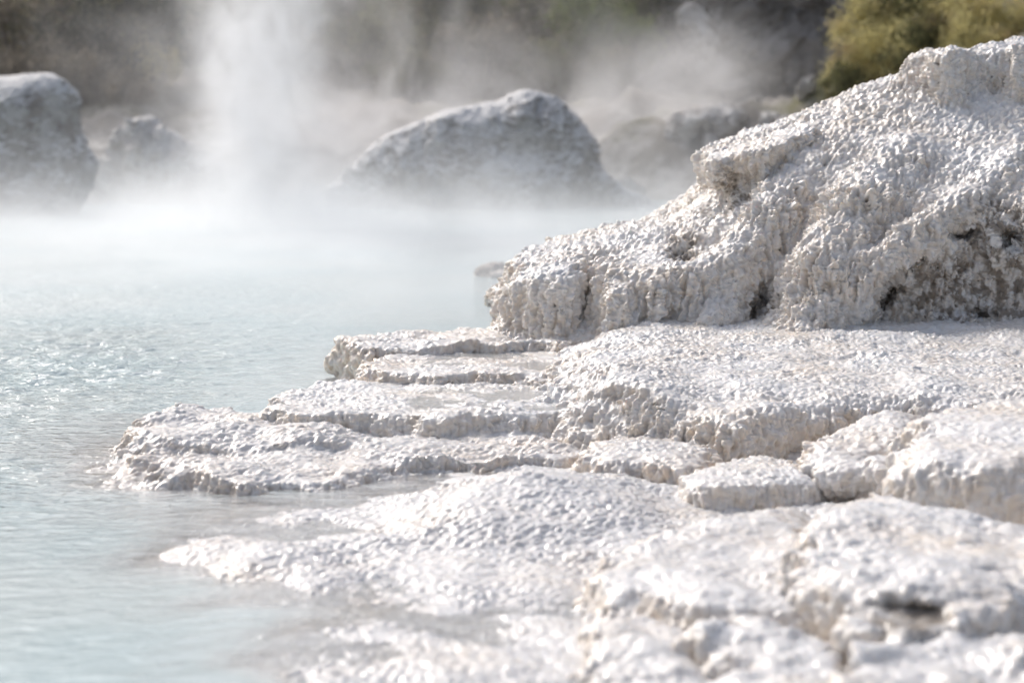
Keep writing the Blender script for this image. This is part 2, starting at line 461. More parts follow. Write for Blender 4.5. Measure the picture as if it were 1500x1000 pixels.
# tongues running down the front
def tongue(pts, k=0.045):
    for (a, b) in zip(pts[:-1], pts[1:]):
        Fm.tube(PY(*a[:3]), PY(*b[:3]), a[3], b[3], k)
tongue([(1190, 262, 10.30, .12), (1130, 335, 9.96, .12), (1070, 405, 9.76, .11), (1050, 458, 9.66, .10), (1030, 486, 9.48, .06)], 0.05)
tongue([(1330, 250, 10.22, .16), (1265, 330, 9.84, .17), (1220, 410, 9.62, .165), (1200, 470, 9.52, .135), (1180, 496, 9.36, .07)], 0.055)
tongue([(1500, 255, 9.98, .13), (1420, 310, 9.70, .085), (1345, 352, 9.57, .08), (1290, 395, 9.50, .08), (1258, 455, 9.46, .07)], 0.05)
tongue([(1580, 250, 9.9, .13), (1525, 330, 9.6, .09), (1512, 380, 9.5, .06)], 0.04)
tongue([(1000, 400, 10.0, .06), (955, 440, 9.87, .05)], 0.07)
tongue([(930, 400, 10.1, .06), (880, 470, 9.94, .05)], 0.07)
# hollows
Fm.tube(PY(1330, 440, 9.42), PY(1560, 415, 9.42), 0.135, 0.15, 0.02, True)
Fm.tube(PY(1345, 430, 9.42), PY(1430, 345, 9.50), 0.07, 0.07, 0.02, True)
Fm.tube(PY(1108, 455, 9.52), PY(1120, 425, 9.70), 0.06, 0.045, 0.02, True)
Fm.blob(PY(1085, 285, 10.08), (0.10, 0.16, 0.055), 0.02, True)
Fm.blob(PY(1048, 300, 10.25), (0.09, 0.18, 0.06), 0.02, True)
Fm.blob(PY(1000, 365, 9.80), (0.075, 0.16, 0.065), 0.02, True)
Fm.blob(PY(975, 350, 10.02), (0.05, 0.1, 0.03), 0.02, True)
Fm.blob(PY(1185, 215, 10.05), (0.06, 0.08, 0.025), 0.02, True)
# the pitted lump inside the hollow at the right, behind the crevice
Fm.blob(PY(1390, 428, 9.70), (0.16, 0.16, 0.15), 0.02)
Fm.blob(PY(1350, 467, 9.62), (0.11, 0.12, 0.10), 0.02)
Fm.blob(PY(1450, 467, 9.64), (0.12, 0.12, 0.10), 0.02)
Fm.blob(PY(1500, 405, 9.76), (0.12, 0.14, 0.13), 0.02)
for dy in (0.0, 0.09, 0.18, 0.26):
    Fm.tube(PY(1281, 474, 9.42 + dy), PY(1302, 432, 9.46 + dy), 0.034, 0.032, 0.01, True)
    Fm.tube(PY(1302, 432, 9.46 + dy), PY(1338, 376, 9.52 + dy), 0.032, 0.036, 0.01, True)
Fm.blob(PY(1412, 344, 9.52), (0.085, 0.13, 0.028), 0.015, True)
Fm.blob(PY(1485, 352, 9.5), (0.06, 0.14, 0.05), 0.015, True)
Fm.blob(PY(1440, 460, 9.47), (0.06, 0.12, 0.05), 0.015, True)
# knob on the crest
Fm.layer([PY(1350, 90, 10.75)[:2], PY(1400, 90, 10.6)[:2], PY(1500, 90, 10.65)[:2], PY(1640, 80, 10.8)[:2], PY(1640, 70, 11.5)[:2], PY(1480, 80, 11.5)[:2], PY(1350, 85, 11.1)[:2]],
         1.315 + (Fm.X - 1.8) * 0.11 + Fm.wx * 0.03, r=0.07, flare=0.2, warp=0.14, k=0.06, zbot=1.1)
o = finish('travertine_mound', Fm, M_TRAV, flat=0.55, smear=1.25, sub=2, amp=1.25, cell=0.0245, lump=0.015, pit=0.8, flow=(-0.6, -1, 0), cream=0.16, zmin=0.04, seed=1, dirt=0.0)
tag(o, 'large sloping white travertine mound with overhanging lip, crevices and dark pits at its foot', 'rock mound')
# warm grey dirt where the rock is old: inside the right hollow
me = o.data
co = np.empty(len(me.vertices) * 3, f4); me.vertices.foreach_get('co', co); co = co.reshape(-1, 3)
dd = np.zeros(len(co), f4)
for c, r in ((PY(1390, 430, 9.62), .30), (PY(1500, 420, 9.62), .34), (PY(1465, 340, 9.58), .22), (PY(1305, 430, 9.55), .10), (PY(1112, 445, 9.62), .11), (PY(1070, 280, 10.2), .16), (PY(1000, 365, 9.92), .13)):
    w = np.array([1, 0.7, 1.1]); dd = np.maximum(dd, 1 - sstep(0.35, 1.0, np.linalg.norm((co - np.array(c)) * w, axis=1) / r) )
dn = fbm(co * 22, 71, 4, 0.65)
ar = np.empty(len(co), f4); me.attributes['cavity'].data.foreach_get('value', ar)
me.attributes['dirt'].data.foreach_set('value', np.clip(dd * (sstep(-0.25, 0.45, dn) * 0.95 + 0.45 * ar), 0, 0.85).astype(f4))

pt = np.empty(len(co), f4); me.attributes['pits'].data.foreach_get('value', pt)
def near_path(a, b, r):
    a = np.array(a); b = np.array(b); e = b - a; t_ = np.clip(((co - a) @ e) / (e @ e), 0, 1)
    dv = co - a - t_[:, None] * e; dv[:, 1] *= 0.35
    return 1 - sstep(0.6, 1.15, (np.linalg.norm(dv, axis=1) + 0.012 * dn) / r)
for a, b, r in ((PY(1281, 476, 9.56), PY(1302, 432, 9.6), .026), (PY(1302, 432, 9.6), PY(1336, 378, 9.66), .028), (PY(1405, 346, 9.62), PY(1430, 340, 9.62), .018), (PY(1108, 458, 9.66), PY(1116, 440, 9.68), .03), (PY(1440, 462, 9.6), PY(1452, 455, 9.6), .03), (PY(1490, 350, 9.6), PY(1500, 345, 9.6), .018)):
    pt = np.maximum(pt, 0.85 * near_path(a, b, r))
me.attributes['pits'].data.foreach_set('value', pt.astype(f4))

# --- the broad shelf below the mound -------------------------------------------------------------
F = Field(-0.02, 2.7, 7.1, 9.75, -0.06, 0.40, 0.0165)
zt = F.height(H3((950, 585, .165), (1030, 595, .16), (1120, 598, .16), (1200, 585, .17), (1320, 580, .17), (1500, 590, .16), (900, 530, .20), (1000, 545, .205), (1150, 540, .21), (1320, 540, .20), (1500, 545, .20),
                 (900, 490, .225), (1050, 490, .235), (1250, 495, .235), (1450, 490, .24), (1100, 515, .225), (1380, 512, .215), (820, 560, .13), (850, 600, .10)) + [(2.6, 9.0, .26), (1.4, 9.6, .26), (0.5, 9.6, .25), (2.4, 7.4, .12)], 0.12) + F.wx * 0.012
F.layer(plan(.17, (905, 545), (938, 580), (965, 597), (1030, 603), (1100, 604), (1165, 596), (1230, 590), (1330, 585)) + [(1.9, 7.65), (2.8, 7.7), (3.0, 9.8), (1.0, 9.8), PZ(880, 480, .21)],
        zt, r=0.11, flare=-0.06, warp=0.06, k=0.03, bulge=0.012)
F.layer(plan(.21, (890, 486), (864, 498), (852, 514), (852, 530), (866, 547), (910, 558), (990, 560), (1010, 480)), 0.222, r=0.10, flare=1.15, warp=0.07, k=0.06)
for a, b, ra, rb in (((905, 560, 8.20), (868, 640, 7.92), .05, .04), ((940, 595, 8.04), (950, 640, 7.90), .05, .035)):
    F.tube(PY(*a), PY(*b), ra, rb, 0.09)
F.blob(PY(965, 612, 7.8), (0.03, 0.06, 0.05), 0.02, True)
o = finish('travertine_shelf', F, M_TRAV, flat=0.30, sub=2, amp=1.2, cell=0.021, lump=0.014, pit=0.55, flow=(-0.3, -1, 0), cream=0.05, zmin=-0.05, seed=2)
tag(o, 'broad white shelf with bulging pitted front edge at the foot of the large mound', 'rock ledge')

# --- three thin pool ledges reaching into the water ---------------------------------------------------
LG = 'thin travertine ledges stepping into the pool'
F = Field(-0.85, 0.35, 8.6, 10.9, -0.08, 0.24, 0.0095)
F.layer(plan(.165, (528, 500), (545, 492), (600, 488), (680, 484), (740, 476), (850, 474), (850, 506), (760, 506), (690, 506), (620, 507), (570, 510), (540, 510)), 0.166 + (F.X + .7) * 0.02, r=0.040, flare=0.0, warp=0.08, k=0.02, rim=0.006, rough=0.022)
F.blob(PY(512, 528, 9.7), (0.10, 0.10, 0.05), 0.03)
F.blob(PY(500, 538, 9.75), (0.06, 0.08, 0.035), 0.03)
o = finish('travertine_ledge', F, M_TRAVC, flat=0.28, amp=1.05, cell=0.022, lump=0.018, pit=0.3, cream=0.1, seed=3, zmin=-0.07)
tag(o, 'farthest and narrowest of three thin travertine ledges, with a knobbly undercut left tip', 'rock ledge', LG)
F = Field(-0.75, 0.45, 8.1, 10.0, -0.08, 0.21, 0.0095)
F.layer(plan(.138, (534, 536), (548, 526), (590, 518), (660, 511), (740, 508), (870, 506), (870, 546), (800, 547), (740, 549), (660, 548), (600, 546), (555, 545)), 0.139 + (F.X + .7) * 0.01, r=0.040, flare=0.20, warp=0.08, k=0.02, rim=0.008, rough=0.018)
o = finish('travertine_ledge', F, M_TRAVC, flat=0.25, amp=1.0, cell=0.021, lump=0.016, pit=0.3, cream=0.15, seed=4, zmin=-0.07)
tag(o, 'middle one of three thin travertine ledges, holding a shallow puddle and rising to the mound', 'rock ledge', LG)
ledge_mid = o
F = Field(-0.95, 0.4, 7.35, 9.4, -0.08, 0.21, 0.0095)
F.layer(plan(.105, (394, 594), (405, 580), (435, 567), (490, 558), (560, 554), (640, 553), (740, 552), (860, 553), (870, 600), (790, 604), (720, 607), (660, 609), (600, 607), (520, 606), (450, 606), (410, 604)), 0.108 + (F.X + .6) * 0.010, r=0.052, flare=0.10, warp=0.07, k=0.02, rim=0.008, rough=0.02)
F.layer(plan(.04, (388, 612), (398, 592), (470, 577), (800, 577), (800, 634), (700, 640), (560, 638), (440, 630)), 0.040, r=0.03, flare=0.5, warp=0.05, k=0.03)
o = finish('travertine_ledge', F, M_TRAV, flat=0.30, amp=1.05, cell=0.021, lump=0.016, pit=0.8, cream=0.05, seed=5, zmin=-0.07)
tag(o, 'nearest and thickest of three thin travertine ledges, rounded left end and porous cream front', 'rock ledge', LG)
ledge_front = o

# --- the low tongue at the far left ------------------------------------------------------------------
F = Field(-2.1, 0.35, 6.5, 8.75, -0.12, 0.17, 0.0095)
F.layer(plan(.06, (195, 640), (205, 625), (250, 612), (310, 600), (380, 602), (450, 612), (520, 640), (420, 655), (330, 655), (250, 650), (205, 650)), 0.07 + F.wx * 0.012, r=0.04, flare=0.45, warp=0.08, k=0.04, rim=0.012, rough=0.02)
F.layer(plan(.035, (205, 668), (300, 650), (420, 632), (600, 636), (790, 640), (850, 655), (800, 668), (700, 672), (580, 678), (470, 700), (340, 700), (230, 690)), 0.036, r=0.03, flare=0.5, warp=0.10, k=0.04, rough=0.03)
F.surface(H3((200, 660, .02), (250, 640, .035), (320, 620, .04), (420, 640, .04), (560, 650, .035), (700, 650, .03), (820, 650, .02), (300, 672, .02), (420, 680, .02), (560, 680, .016), (700, 670, .01),
             (160, 672, .006), (110, 690, -.008), (70, 690, -.04), (140, 715, -.008), (200, 700, .008), (230, 735, -.01), (320, 712, .004), (420, 712, .0), (520, 705, .002), (640, 698, .0), (330, 740, -.03), (480, 735, -.012), (640, 722, -.01), (180, 760, -.06), (60, 730, -.09), (20, 680, -.1), (110, 650, -.07), (180, 620, -.08), (300, 585, -.08), (500, 570, -.05), (830, 620, .0), (800, 700, -.04)), 0.08, -0.010, rough=0.02)
for c, r in (((250, 655, .03), (.10, .12, .045)), ((330, 640, .04), (.10, .08, .04)), ((430, 645, .03), (.09, .10, .045)), ((390, 690, .0), (.16, .10, .04)), ((520, 665, .01), (.14, .08, .04)), ((640, 672, 0), (.14, .08, .03))):
    F.blob(PZ(*c) + (c[2],), r, 0.05)
o = finish('travertine_tongue', F, M_TRAVC, flat=0.45, amp=1.05, cell=0.018, lump=0.014, lumpscale=10, pit=0.1, flow=(-0.7, -1, 0), cream=0.0, seed=6, zmin=-0.105, smear=1.3)
tag(o, 'low knobbly tongue of wet travertine sliding under the milky water at far left', 'rock ledge')

# --- low mound in the middle of the foreground ---------------------------------------------------------
F = Field(-1.6, 1.0, 4.5, 8.0, -0.13, 0.16, 0.0095)
F.surface(H3((760, 694, .115), (860, 698, .095), (690, 716, .09), (630, 752, .05), (710, 752, .075), (820, 748, .07), (700, 788, .03), (820, 790, .03), (930, 728, .05), (1040, 750, .015), (1060, 800, .015),
             (550, 772, .010), (450, 782, .006), (350, 775, .002), (265, 790, .004), (232, 825, .0), (180, 830, -.02), (215, 880, -.06), (200, 910, -.08), (330, 845, .004), (285, 895, -.012), (420, 868, .006), (520, 850, .010), (600, 830, .014), (700, 835, .022), (800, 830, .024), (870, 860, .015),
             (500, 900, .004), (400, 920, -.006), (600, 890, .006), (720, 890, .008), (850, 920, -.02), (1000, 880, -.01),
             (560, 728, -.004), (450, 738, -.010), (300, 748, -.012), (150, 790, -.07), (640, 702, .0), (720, 678, .002), (850, 670, 0), (1000, 690, .0), (120, 870, -.14), (60, 880, -.16), (100, 960, -.16), (80, 800, -.14), (0, 900, -.16), (230, 950, -.14), (330, 980, -.12)), 0.09, -0.008, rough=0.016)
o = finish('travertine_hump', F, M_TRAV, flat=0.45, amp=1.1, cell=0.0160, lump=0.012, lumpscale=9, pit=0.05, flow=(-0.8, -1, 0), cream=-0.1, seed=7, zmin=-0.115, smear=1.3)
tag(o, 'low wet white hump awash in milky water in front of the three thin ledges', 'rock ledge')

# --- small stones under the shelf front -----------------------------------------------------------------
F = Field(0.1, 0.75, 6.75, 8.1, -0.08, 0.14, 0.011)
F.layer(plan(.06, (862, 660), (900, 640), (950, 632), (1010, 650), (1050, 665), (1010, 680), (960, 680), (905, 678), (870, 672)), 0.068, r=0.035, flare=0.35, warp=0.06, k=0.03)
F.blob(PZ(905, 680, .02) + (.015,), (.09, .12, .05), 0.04)
F.blob(PZ(975, 690, .02) + (.02,), (.09, .12, .05), 0.04)
o = finish('travertine_lobe', F, M_TRAVC, flat=0.45, amp=1.1, cell=0.018, lump=0.018, lumpscale=11, pit=0.2, flow=(-0.6, -1, 0), cream=0.1, seed=8, zmin=-0.07)
tag(o, 'small rippled cream lobe just left of the flat oval stone below the shelf front', 'rock lobe')
F = Field(0.4, 1.0, 6.45, 7.75, -0.08, 0.14, 0.010)
F.layer(plan(.075, (1006, 700), (1030, 680), (1080, 668), (1140, 668), (1180, 685), (1188, 702), (1150, 708), (1080, 712), (1025, 710)), 0.078, r=0.04, flare=0.10, warp=0.03, k=0.03, bulge=0.01)
o = finish('travertine_stone', F, M_TRAV, flat=0.4, amp=0.95, cell=0.018, lump=0.014, pit=0.3, cream=0.0, seed=9, zmin=-0.07)
tag(o, 'flat oval white stone with smooth top, lying under the shelf front', 'stone')
F = Field(0.72, 1.35, 6.55, 8.0, -0.08, 0.22, 0.0115)
F.layer(plan(.12, (1185, 650), (1215, 635), (1260, 625), (1330, 620), (1340, 660), (1300, 668), (1230, 672), (1195, 668)), 0.130 + (F.X - .95) * 0.14, r=0.07, flare=0.4, warp=0.05, k=0.03)
F.blob(PY(1235, 705, 6.85), (.07, .10, .06), 0.03)
F.blob(PY(1290, 700, 6.8), (.07, .10, .07), 0.03)
o = finish('travertine_lobe', F, M_TRAVC, flat=0.45, amp=1.15, cell=0.020, lump=0.018, lumpscale=11, pit=0.2, flow=(-0.7, -1, 0), cream=0.0, seed=10, zmin=-0.07)
tag(o, 'beaded white lobe wedged between the flat oval stone and the rounded right hand block', 'rock lobe')
F = Field(0.85, 2.1, 6.0, 8.1, -0.08, 0.36, 0.012)
F.layer(plan(.2, (1304, 650), (1330, 625), (1400, 612), (1480, 606)) + [(1.95, 7.55), (1.95, 6.45), PZ(1500, 690, .2), PZ(1400, 680, .2), PZ(1330, 672, .2)],
        0.235 + (F.X - 1.1) * 0.05 + (F.Y - 6.9) * 0.04, r=0.12, flare=0.06, warp=0.08, k=0.03, bulge=0.012)
o = finish('travertine_block', F, M_TRAV, flat=0.32, amp=0.95, cell=0.021, lump=0.016, pit=0.3, flow=(-0.3, -1, 0), cream=0.1, seed=11, zmin=-0.07)
tag(o, 'rounded white block with beaded dripping front at the right edge below the shelf', 'rock block')

# --- foreground shelf, two flat lobes and the rough lumps before them ----------------------------------------
F = Field(0.05, 1.05, 4.5, 7.0, -0.1, 0.22, 0.012)
F.layer(plan(.10, (868, 812), (900, 790), (960, 768), (1040, 752), (1130, 742), (1180, 750), (1180, 860), (1120, 882), (1040, 882), (960, 868), (895, 845)), 0.105 + F.wx * 0.015 + (F.X - 0.5) * 0.06 + (F.Y - 5.9) * 0.02, r=0.07, flare=0.16, warp=0.08, k=0.03)
F.layer(plan(.03, (850, 850), (1000, 800), (1160, 800), (1180, 930), (1050, 935), (930, 920), (865, 890)), 0.022, r=0.05, flare=0.5, warp=0.08, k=0.05)
o = finish('travertine_platform', F, M_TRAV, flat=0.32, amp=0.95, cell=0.021, lump=0.016, pit=0.15, flow=(-0.3, -1, 0), cream=0.08, seed=12, zmin=-0.09, sub=1)
tag(o, 'left one of two flat topped white platforms in the blurred foreground', 'rock ledge', 'flat foreground travertine platforms')
F = Field(0.55, 1.85, 4.2, 7.05, -0.1, 0.27, 0.0125)
F.layer(plan(.16, (1140, 800), (1165, 765), (1200, 738), (1260, 722), (1340, 728), (1430, 745), (1520, 755)) + [(1.75, 6.2), (1.65, 5.3), PZ(1500, 880, .14), PZ(1400, 900, .14), PZ(1330, 908, .14), PZ(1260, 900, .14), PZ(1190, 880, .14), PZ(1145, 850, .15)],
        0.165 + F.wx * 0.02 + (F.Y - 5.6) * 0.015, r=0.085, flare=-0.12, warp=0.08, k=0.03)
F.layer(plan(.05, (1140, 860), (1250, 840), (1500, 840)) + [(1.8, 5.6), (1.5, 4.9)] + plan(.05, (1400, 950), (1280, 940), (1180, 930)), 0.022, r=0.04, flare=0.5, warp=0.08, k=0.02)
F.blob(PY(1300, 900, 4.80), (0.06, 0.13, 0.018), 0.012, True); F.blob(PY(1355, 904, 4.80), (0.06, 0.13, 0.016), 0.012, True)
o = finish('travertine_platform', F, M_TRAV, flat=0.32, amp=0.95, cell=0.021, lump=0.016, pit=0.1, flow=(-0.3, -1, 0), cream=0.0, seed=13, zmin=-0.09)
tag(o, 'right one of two flat topped white platforms, with a brown undercut along its front edge', 'rock ledge', 'flat foreground travertine platforms')
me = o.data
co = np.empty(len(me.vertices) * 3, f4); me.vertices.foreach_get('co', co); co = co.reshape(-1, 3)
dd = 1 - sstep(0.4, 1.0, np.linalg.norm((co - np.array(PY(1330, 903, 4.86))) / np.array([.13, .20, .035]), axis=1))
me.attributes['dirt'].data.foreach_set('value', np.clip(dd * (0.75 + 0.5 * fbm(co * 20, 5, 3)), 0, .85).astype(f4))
FG = 'rough travertine lumps along the bottom edge'
for nm, ps, z, zt_, ext, sd, lab in (
    ('travertine_lump', ((1045, 960), (1075, 930), (1130, 915), (1190, 925), (1225, 955), (1240, 1010), (1200, 1060), (1050, 1060)), .06, .075, (.25, .85, 3.9, 5.6), 14, 'rounded rough lump in front of the gap between the two flat platforms'),
    ('travertine_lump', ((1250, 985), (1290, 955), (1370, 945), (1450, 930), (1540, 925), (1560, 1060), (1250, 1080)), .07, .085, (.55, 1.4, 3.9, 5.6), 15, 'rough white lump in the bottom right corner under the brown undercut'),
    ('travertine_lump', ((860, 950), (900, 920), (960, 918), (1020, 935), (1040, 980), (1030, 1060), (860, 1060)), .03, .042, (.05, .6, 3.9, 5.6), 16, 'low wet lump in the blurred foreground at the front left of the left platform')):
    F = Field(*ext, -0.1, 0.2, 0.0125)
    F.layer(plan(z, *ps), zt_ + F.wx * 0.012, r=0.05, flare=0.35, warp=0.07, k=0.04, rough=0.03)
    o = finish(nm, F, M_TRAV, flat=0.32, amp=0.95, cell=0.021, lump=0.024, lumpscale=10, pit=0.1, seed=sd, zmin=-0.09)
    tag(o, lab, 'rock lump', FG)
# the crusted floor that slopes under the water between all of these
F = Field(-1.3, 2.3, 3.4, 10.4, -0.22, 0.08, 0.0125)
F.surface(H3((560, 945, .004), (470, 975, .0), (400, 1010, -.006), (330, 1000, -.03), (420, 945, -.002), (640, 925, .006), (720, 935, .012), (660, 985, .008), (800, 945, .014), (760, 1000, .014), (560, 1010, .006), (480, 1050, -.01), (330, 1080, -.12), (700, 1080, .01),
             (850, 900, .004), (900, 980, .01), (700, 885, .008), (560, 890, .004), (1100, 950, .022), (1300, 940, .03), (1500, 930, .03), (1100, 1080, 0), (1400, 1080, 0), (850, 680, -.02), (1000, 740, .012), (1120, 728, .014), (1180, 740, .012), (1080, 760, .008), (960, 700, -.01),
             (760, 650, -.02), (560, 700, -.03), (400, 800, -.08), (240, 920, -.12), (760, 560, -.03), (560, 600, -.12), (250, 1050, -.16)) + [(0.3, 9.8, -.02), (2.4, 9.8, -.02), (2.3, 7.0, 0), (-0.8, 10.3, -.18), (-1.3, 8.0, -.2), (-1.3, 5.0, -.2)], 0.12, -0.006, rough=0.02)
o = finish('pool_bed', F, M_TRAV, flat=0.45, amp=1.1, cell=0.0170, lump=0.010, lumpscale=8, pit=0.0, cream=-0.1, seed=17, zmin=-0.2, smear=1.2)
tag(o, 'white crusted travertine floor awash at the water line', 'pool bed', None, 'structure')
# wet puddles held by two of the thin ledges, and a film on the floor behind the hump
def water_mat(name, milk, kd, ior=1.33, rg=0.10):
    t = NT(name); p = t.pos()
    dep = t.attr('depth'); rip = t.attr('ripple')
    sep = t.new('ShaderNodeSeparateXYZ'); t.l.new(p, sep.inputs[0])
    pw = t.vmath('MULTIPLY', p, (1.0, 1.9, 1.0))
    w1 = t.noise(pw, 7.0, 3, 0.55, 0.4); w2 = t.noise(pw, 19.0, 3, 0.55, 0.3); w3 = t.noise(p, 60.0, 2, 0.5)
    h = t.math('ADD', t.math('ADD', t.math('MULTIPLY', w1, 1.0), t.math('MULTIPLY', w2, 0.45)), t.math('MULTIPLY', w3, 0.10))
    bump = t.new('ShaderNodeBump', Distance=0.05, Height=h)
    t.set(bump.inputs['Strength'], rip)
    op = t.math('SUBTRACT', 1.0, t.math('POWER', 2.71828, t.math('MULTIPLY', dep, -kd)))
    c = t.mix(t.ramp(t.noise(p, 0.8, 3, 0.5), 0.3, 0.7), col(*milk), col(milk[0] * 0.88, milk[1] * 0.95, milk[2] * 0.98))
    # shallow milk whitened to stand in for light the white bed scatters back
    c = t.mix(t.math('MULTIPLY', t.math('SUBTRACT', 1.0, op), 1.0), c, col(0.97, 0.98, 0.975))
    df = t.new('ShaderNodeBsdfDiffuse', Color=c, Normal=bump.outputs[0])
    tr = t.new('ShaderNodeBsdfTransparent', Color=col(0.985, 0.995, 1.0))
    mx = t.n.new('ShaderNodeMixShader'); t.set(mx.inputs[0], op); t.l.new(tr.outputs[0], mx.inputs[1]); t.l.new(df.outputs[0], mx.inputs[2])
    gl = t.new('ShaderNodeBsdfGlossy', Color=col(1, 1, 1), Roughness=rg, Normal=bump.outputs[0])
    fr = t.new('ShaderNodeFresnel', IOR=ior, Normal=bump.outputs[0])
    m2 = t.n.new('ShaderNodeMixShader'); t.l.new(fr.outputs[0], m2.inputs[0]); t.l.new(mx.outputs[0], m2.inputs[1]); t.l.new(gl.outputs[0], m2.inputs[2])
    t.l.new(m2.outputs[0], t.out.inputs['Surface'])
    return t.m
M_WATER = water_mat('milky_pool_water', (0.52, 0.60, 0.605), 24.0)
M_FILM = water_mat('thin_water_film', (0.62, 0.62, 0.61), 60.0, 1.25, 0.10)

def grid_mesh(name, xs, ys, zf, mat):
    X, Y = np.meshgrid(xs, ys, indexing='ij'); Z = zf(X, Y)
    V = np.stack([X.ravel(), Y.ravel(), Z.ravel()], 1); ny = len(ys)
    i = (np.arange(len(xs) - 1)[:, None] * ny + np.arange(ny - 1)[None]).ravel()
    Q = np.stack([i, i + ny, i + ny + 1, i + 1], 1)
    me = mesh_from(name, V, Q); me.materials.append(mat)
    o = bpy.data.objects.new(name, me); COL.objects.link(o)
    return o, X, Y, V

def puddle(parent, pts, z, dep=0.02, rip=0.06):
    P = np.array(plan(z, *pts)); c = P.mean(0)
    n = 6
    V = []; Q = []
    m = 48
    t_ = np.linspace(0, len(P), m, endpoint=False); B = []
    for t in t_:
        i = int(t); u = t - i; a, b, cc, d = P[i - 1], P[i % len(P)], P[(i + 1) % len(P)], P[(i + 2) % len(P)]
        B.append(0.5 * ((2 * b) + (cc - a) * u + (2 * a - 5 * b + 4 * cc - d) * u * u + (3 * b - a - 3 * cc + d) * u ** 3))
    B = np.array(B)
    for k in range(n + 1):
        s = max(0.02, k / n)
        for p_ in B: V.append((*(c + (p_ - c) * s), z))
    for k in range(n):
        for j in range(m):
            Q.append((k * m + j, (k + 1) * m + j, (k + 1) * m + (j + 1) % m, k * m + (j + 1) % m))
    V = np.array(V); Q = np.array(Q)
    if np.cross(V[Q[99, 2]] - V[Q[99, 0]], V[Q[99, 3]] - V[Q[99, 1]])[2] < 0: Q = Q[:, ::-1]
    me = mesh_from('puddle', V, Q); me.materials.append(M_FILM)
    for nm, v in (('depth', dep), ('ripple', rip)):
        at = me.attributes.new(nm, 'FLOAT', 'POINT'); at.data.foreach_set('value', np.full(len(V), v, f4))
    o = bpy.data.objects.new('puddle', me); COL.objects.link(o); o.parent = parent
    return o
puddle(ledge_mid, ((620, 540), (650, 520), (700, 514), (760, 510), (880, 508), (880, 540), (760, 542)), 0.1375, 0.006, 0.12)
puddle(ledge_front, ((600, 592), (640, 566), (700, 560), (780, 557), (880, 557), (880, 594), (760, 598)), 0.1075, 0.006, 0.12)

# ----------------------------------------------------------------------------------------------
# the pool
# ----------------------------------------------------------------------------------------------
cs = 0.022
gx0, gy0, gnx, gny = -3.0, 3.0, 290, 400
HT = np.full((gnx, gny), -0.6)
for TP in TOPS:
    gi = np.floor((TP[:, 0] - gx0) / cs).astype(int); gj = np.floor((TP[:, 1] - gy0) / cs).astype(int)
    ok = (gi >= 0) & (gi < gnx) & (gj >= 0) & (gj < gny)
    fl = gi[ok] * gny + gj[ok]
    cn = np.bincount(fl, minlength=gnx * gny); sm = np.bincount(fl, TP[ok, 2], minlength=gnx * gny)
    HT = np.maximum(HT, np.where(cn > 0, sm / np.maximum(cn, 1), -0.6).reshape(gnx, gny))
HT = np.clip(HT, -0.6, 0.01)
xs = np.concatenate([np.linspace(-40, -4, 20)[:-1], np.linspace(-4, -0.3, 230)[:-1], np.linspace(-0.3, 3.6, 120), np.linspace(3.6, 30, 16)[1:]])
ys = np.concatenate([np.linspace(-6, 3, 12)[:-1], np.linspace(3, 13, 560), np.linspace(13, 34, 58)[1:]])
o, X, Y, V = grid_mesh('pool_water', xs, ys, lambda X, Y: np.zeros_like(X), M_WATER)
ii = np.clip(((X - gx0) / cs).astype(int), 0, gnx - 1); jj = np.clip(((Y - gy0) / cs).astype(int), 0, gny - 1)
D = np.where((X > gx0) & (X < gx0 + cs * (gnx - 1)) & (Y > gy0) & (Y < gy0 + cs * (gny - 1)), -HT[ii, jj], 0.6)
D = np.clip(D, 0.0, 0.6)
pp = np.stack([X.ravel(), Y.ravel(), 0 * X.ravel()], 1)
RP = 0.22 + 0.75 * sstep(-0.6, -1.4, X) * sstep(6.0, 7.5, Y) * (0.6 + 0.4 * vnoise(pp * 0.9, 9).reshape(X.shape)) 
RP = RP * (0.75 + 0.25 * sstep(0.0, 0.12, D)) * (1 - 0.3 * sstep(11, 18, Y)) + 0.14 * sstep(10.5, 13, Y)
wv = (vnoise(pp * np.array([4.5, 8.0, 1]), 91) * 0.0040 + vnoise(pp * np.array([10.0, 17.0, 1]) + 5, 92) * 0.0028 + vnoise(pp * np.array([19.0, 30.0, 1]) + 9, 93) * 0.0010).reshape(X.shape)
V[:, 2] = (wv * np.clip(RP - 0.06, 0, 1) * (3.2 + 2.2 * sstep(-1.0, -2.0, X))).ravel() * sstep(13, 10.5, Y.ravel())
o.data.vertices.foreach_set('co', V.astype(f4).ravel()); o.data.update()
for nm, v in (('depth', D), ('ripple', RP)):
    at = o.data.attributes.new(nm, 'FLOAT', 'POINT'); at.data.foreach_set('value', v.ravel().astype(f4))
tag(o, 'milky pale blue hot spring water', 'pool', None, 'structure')

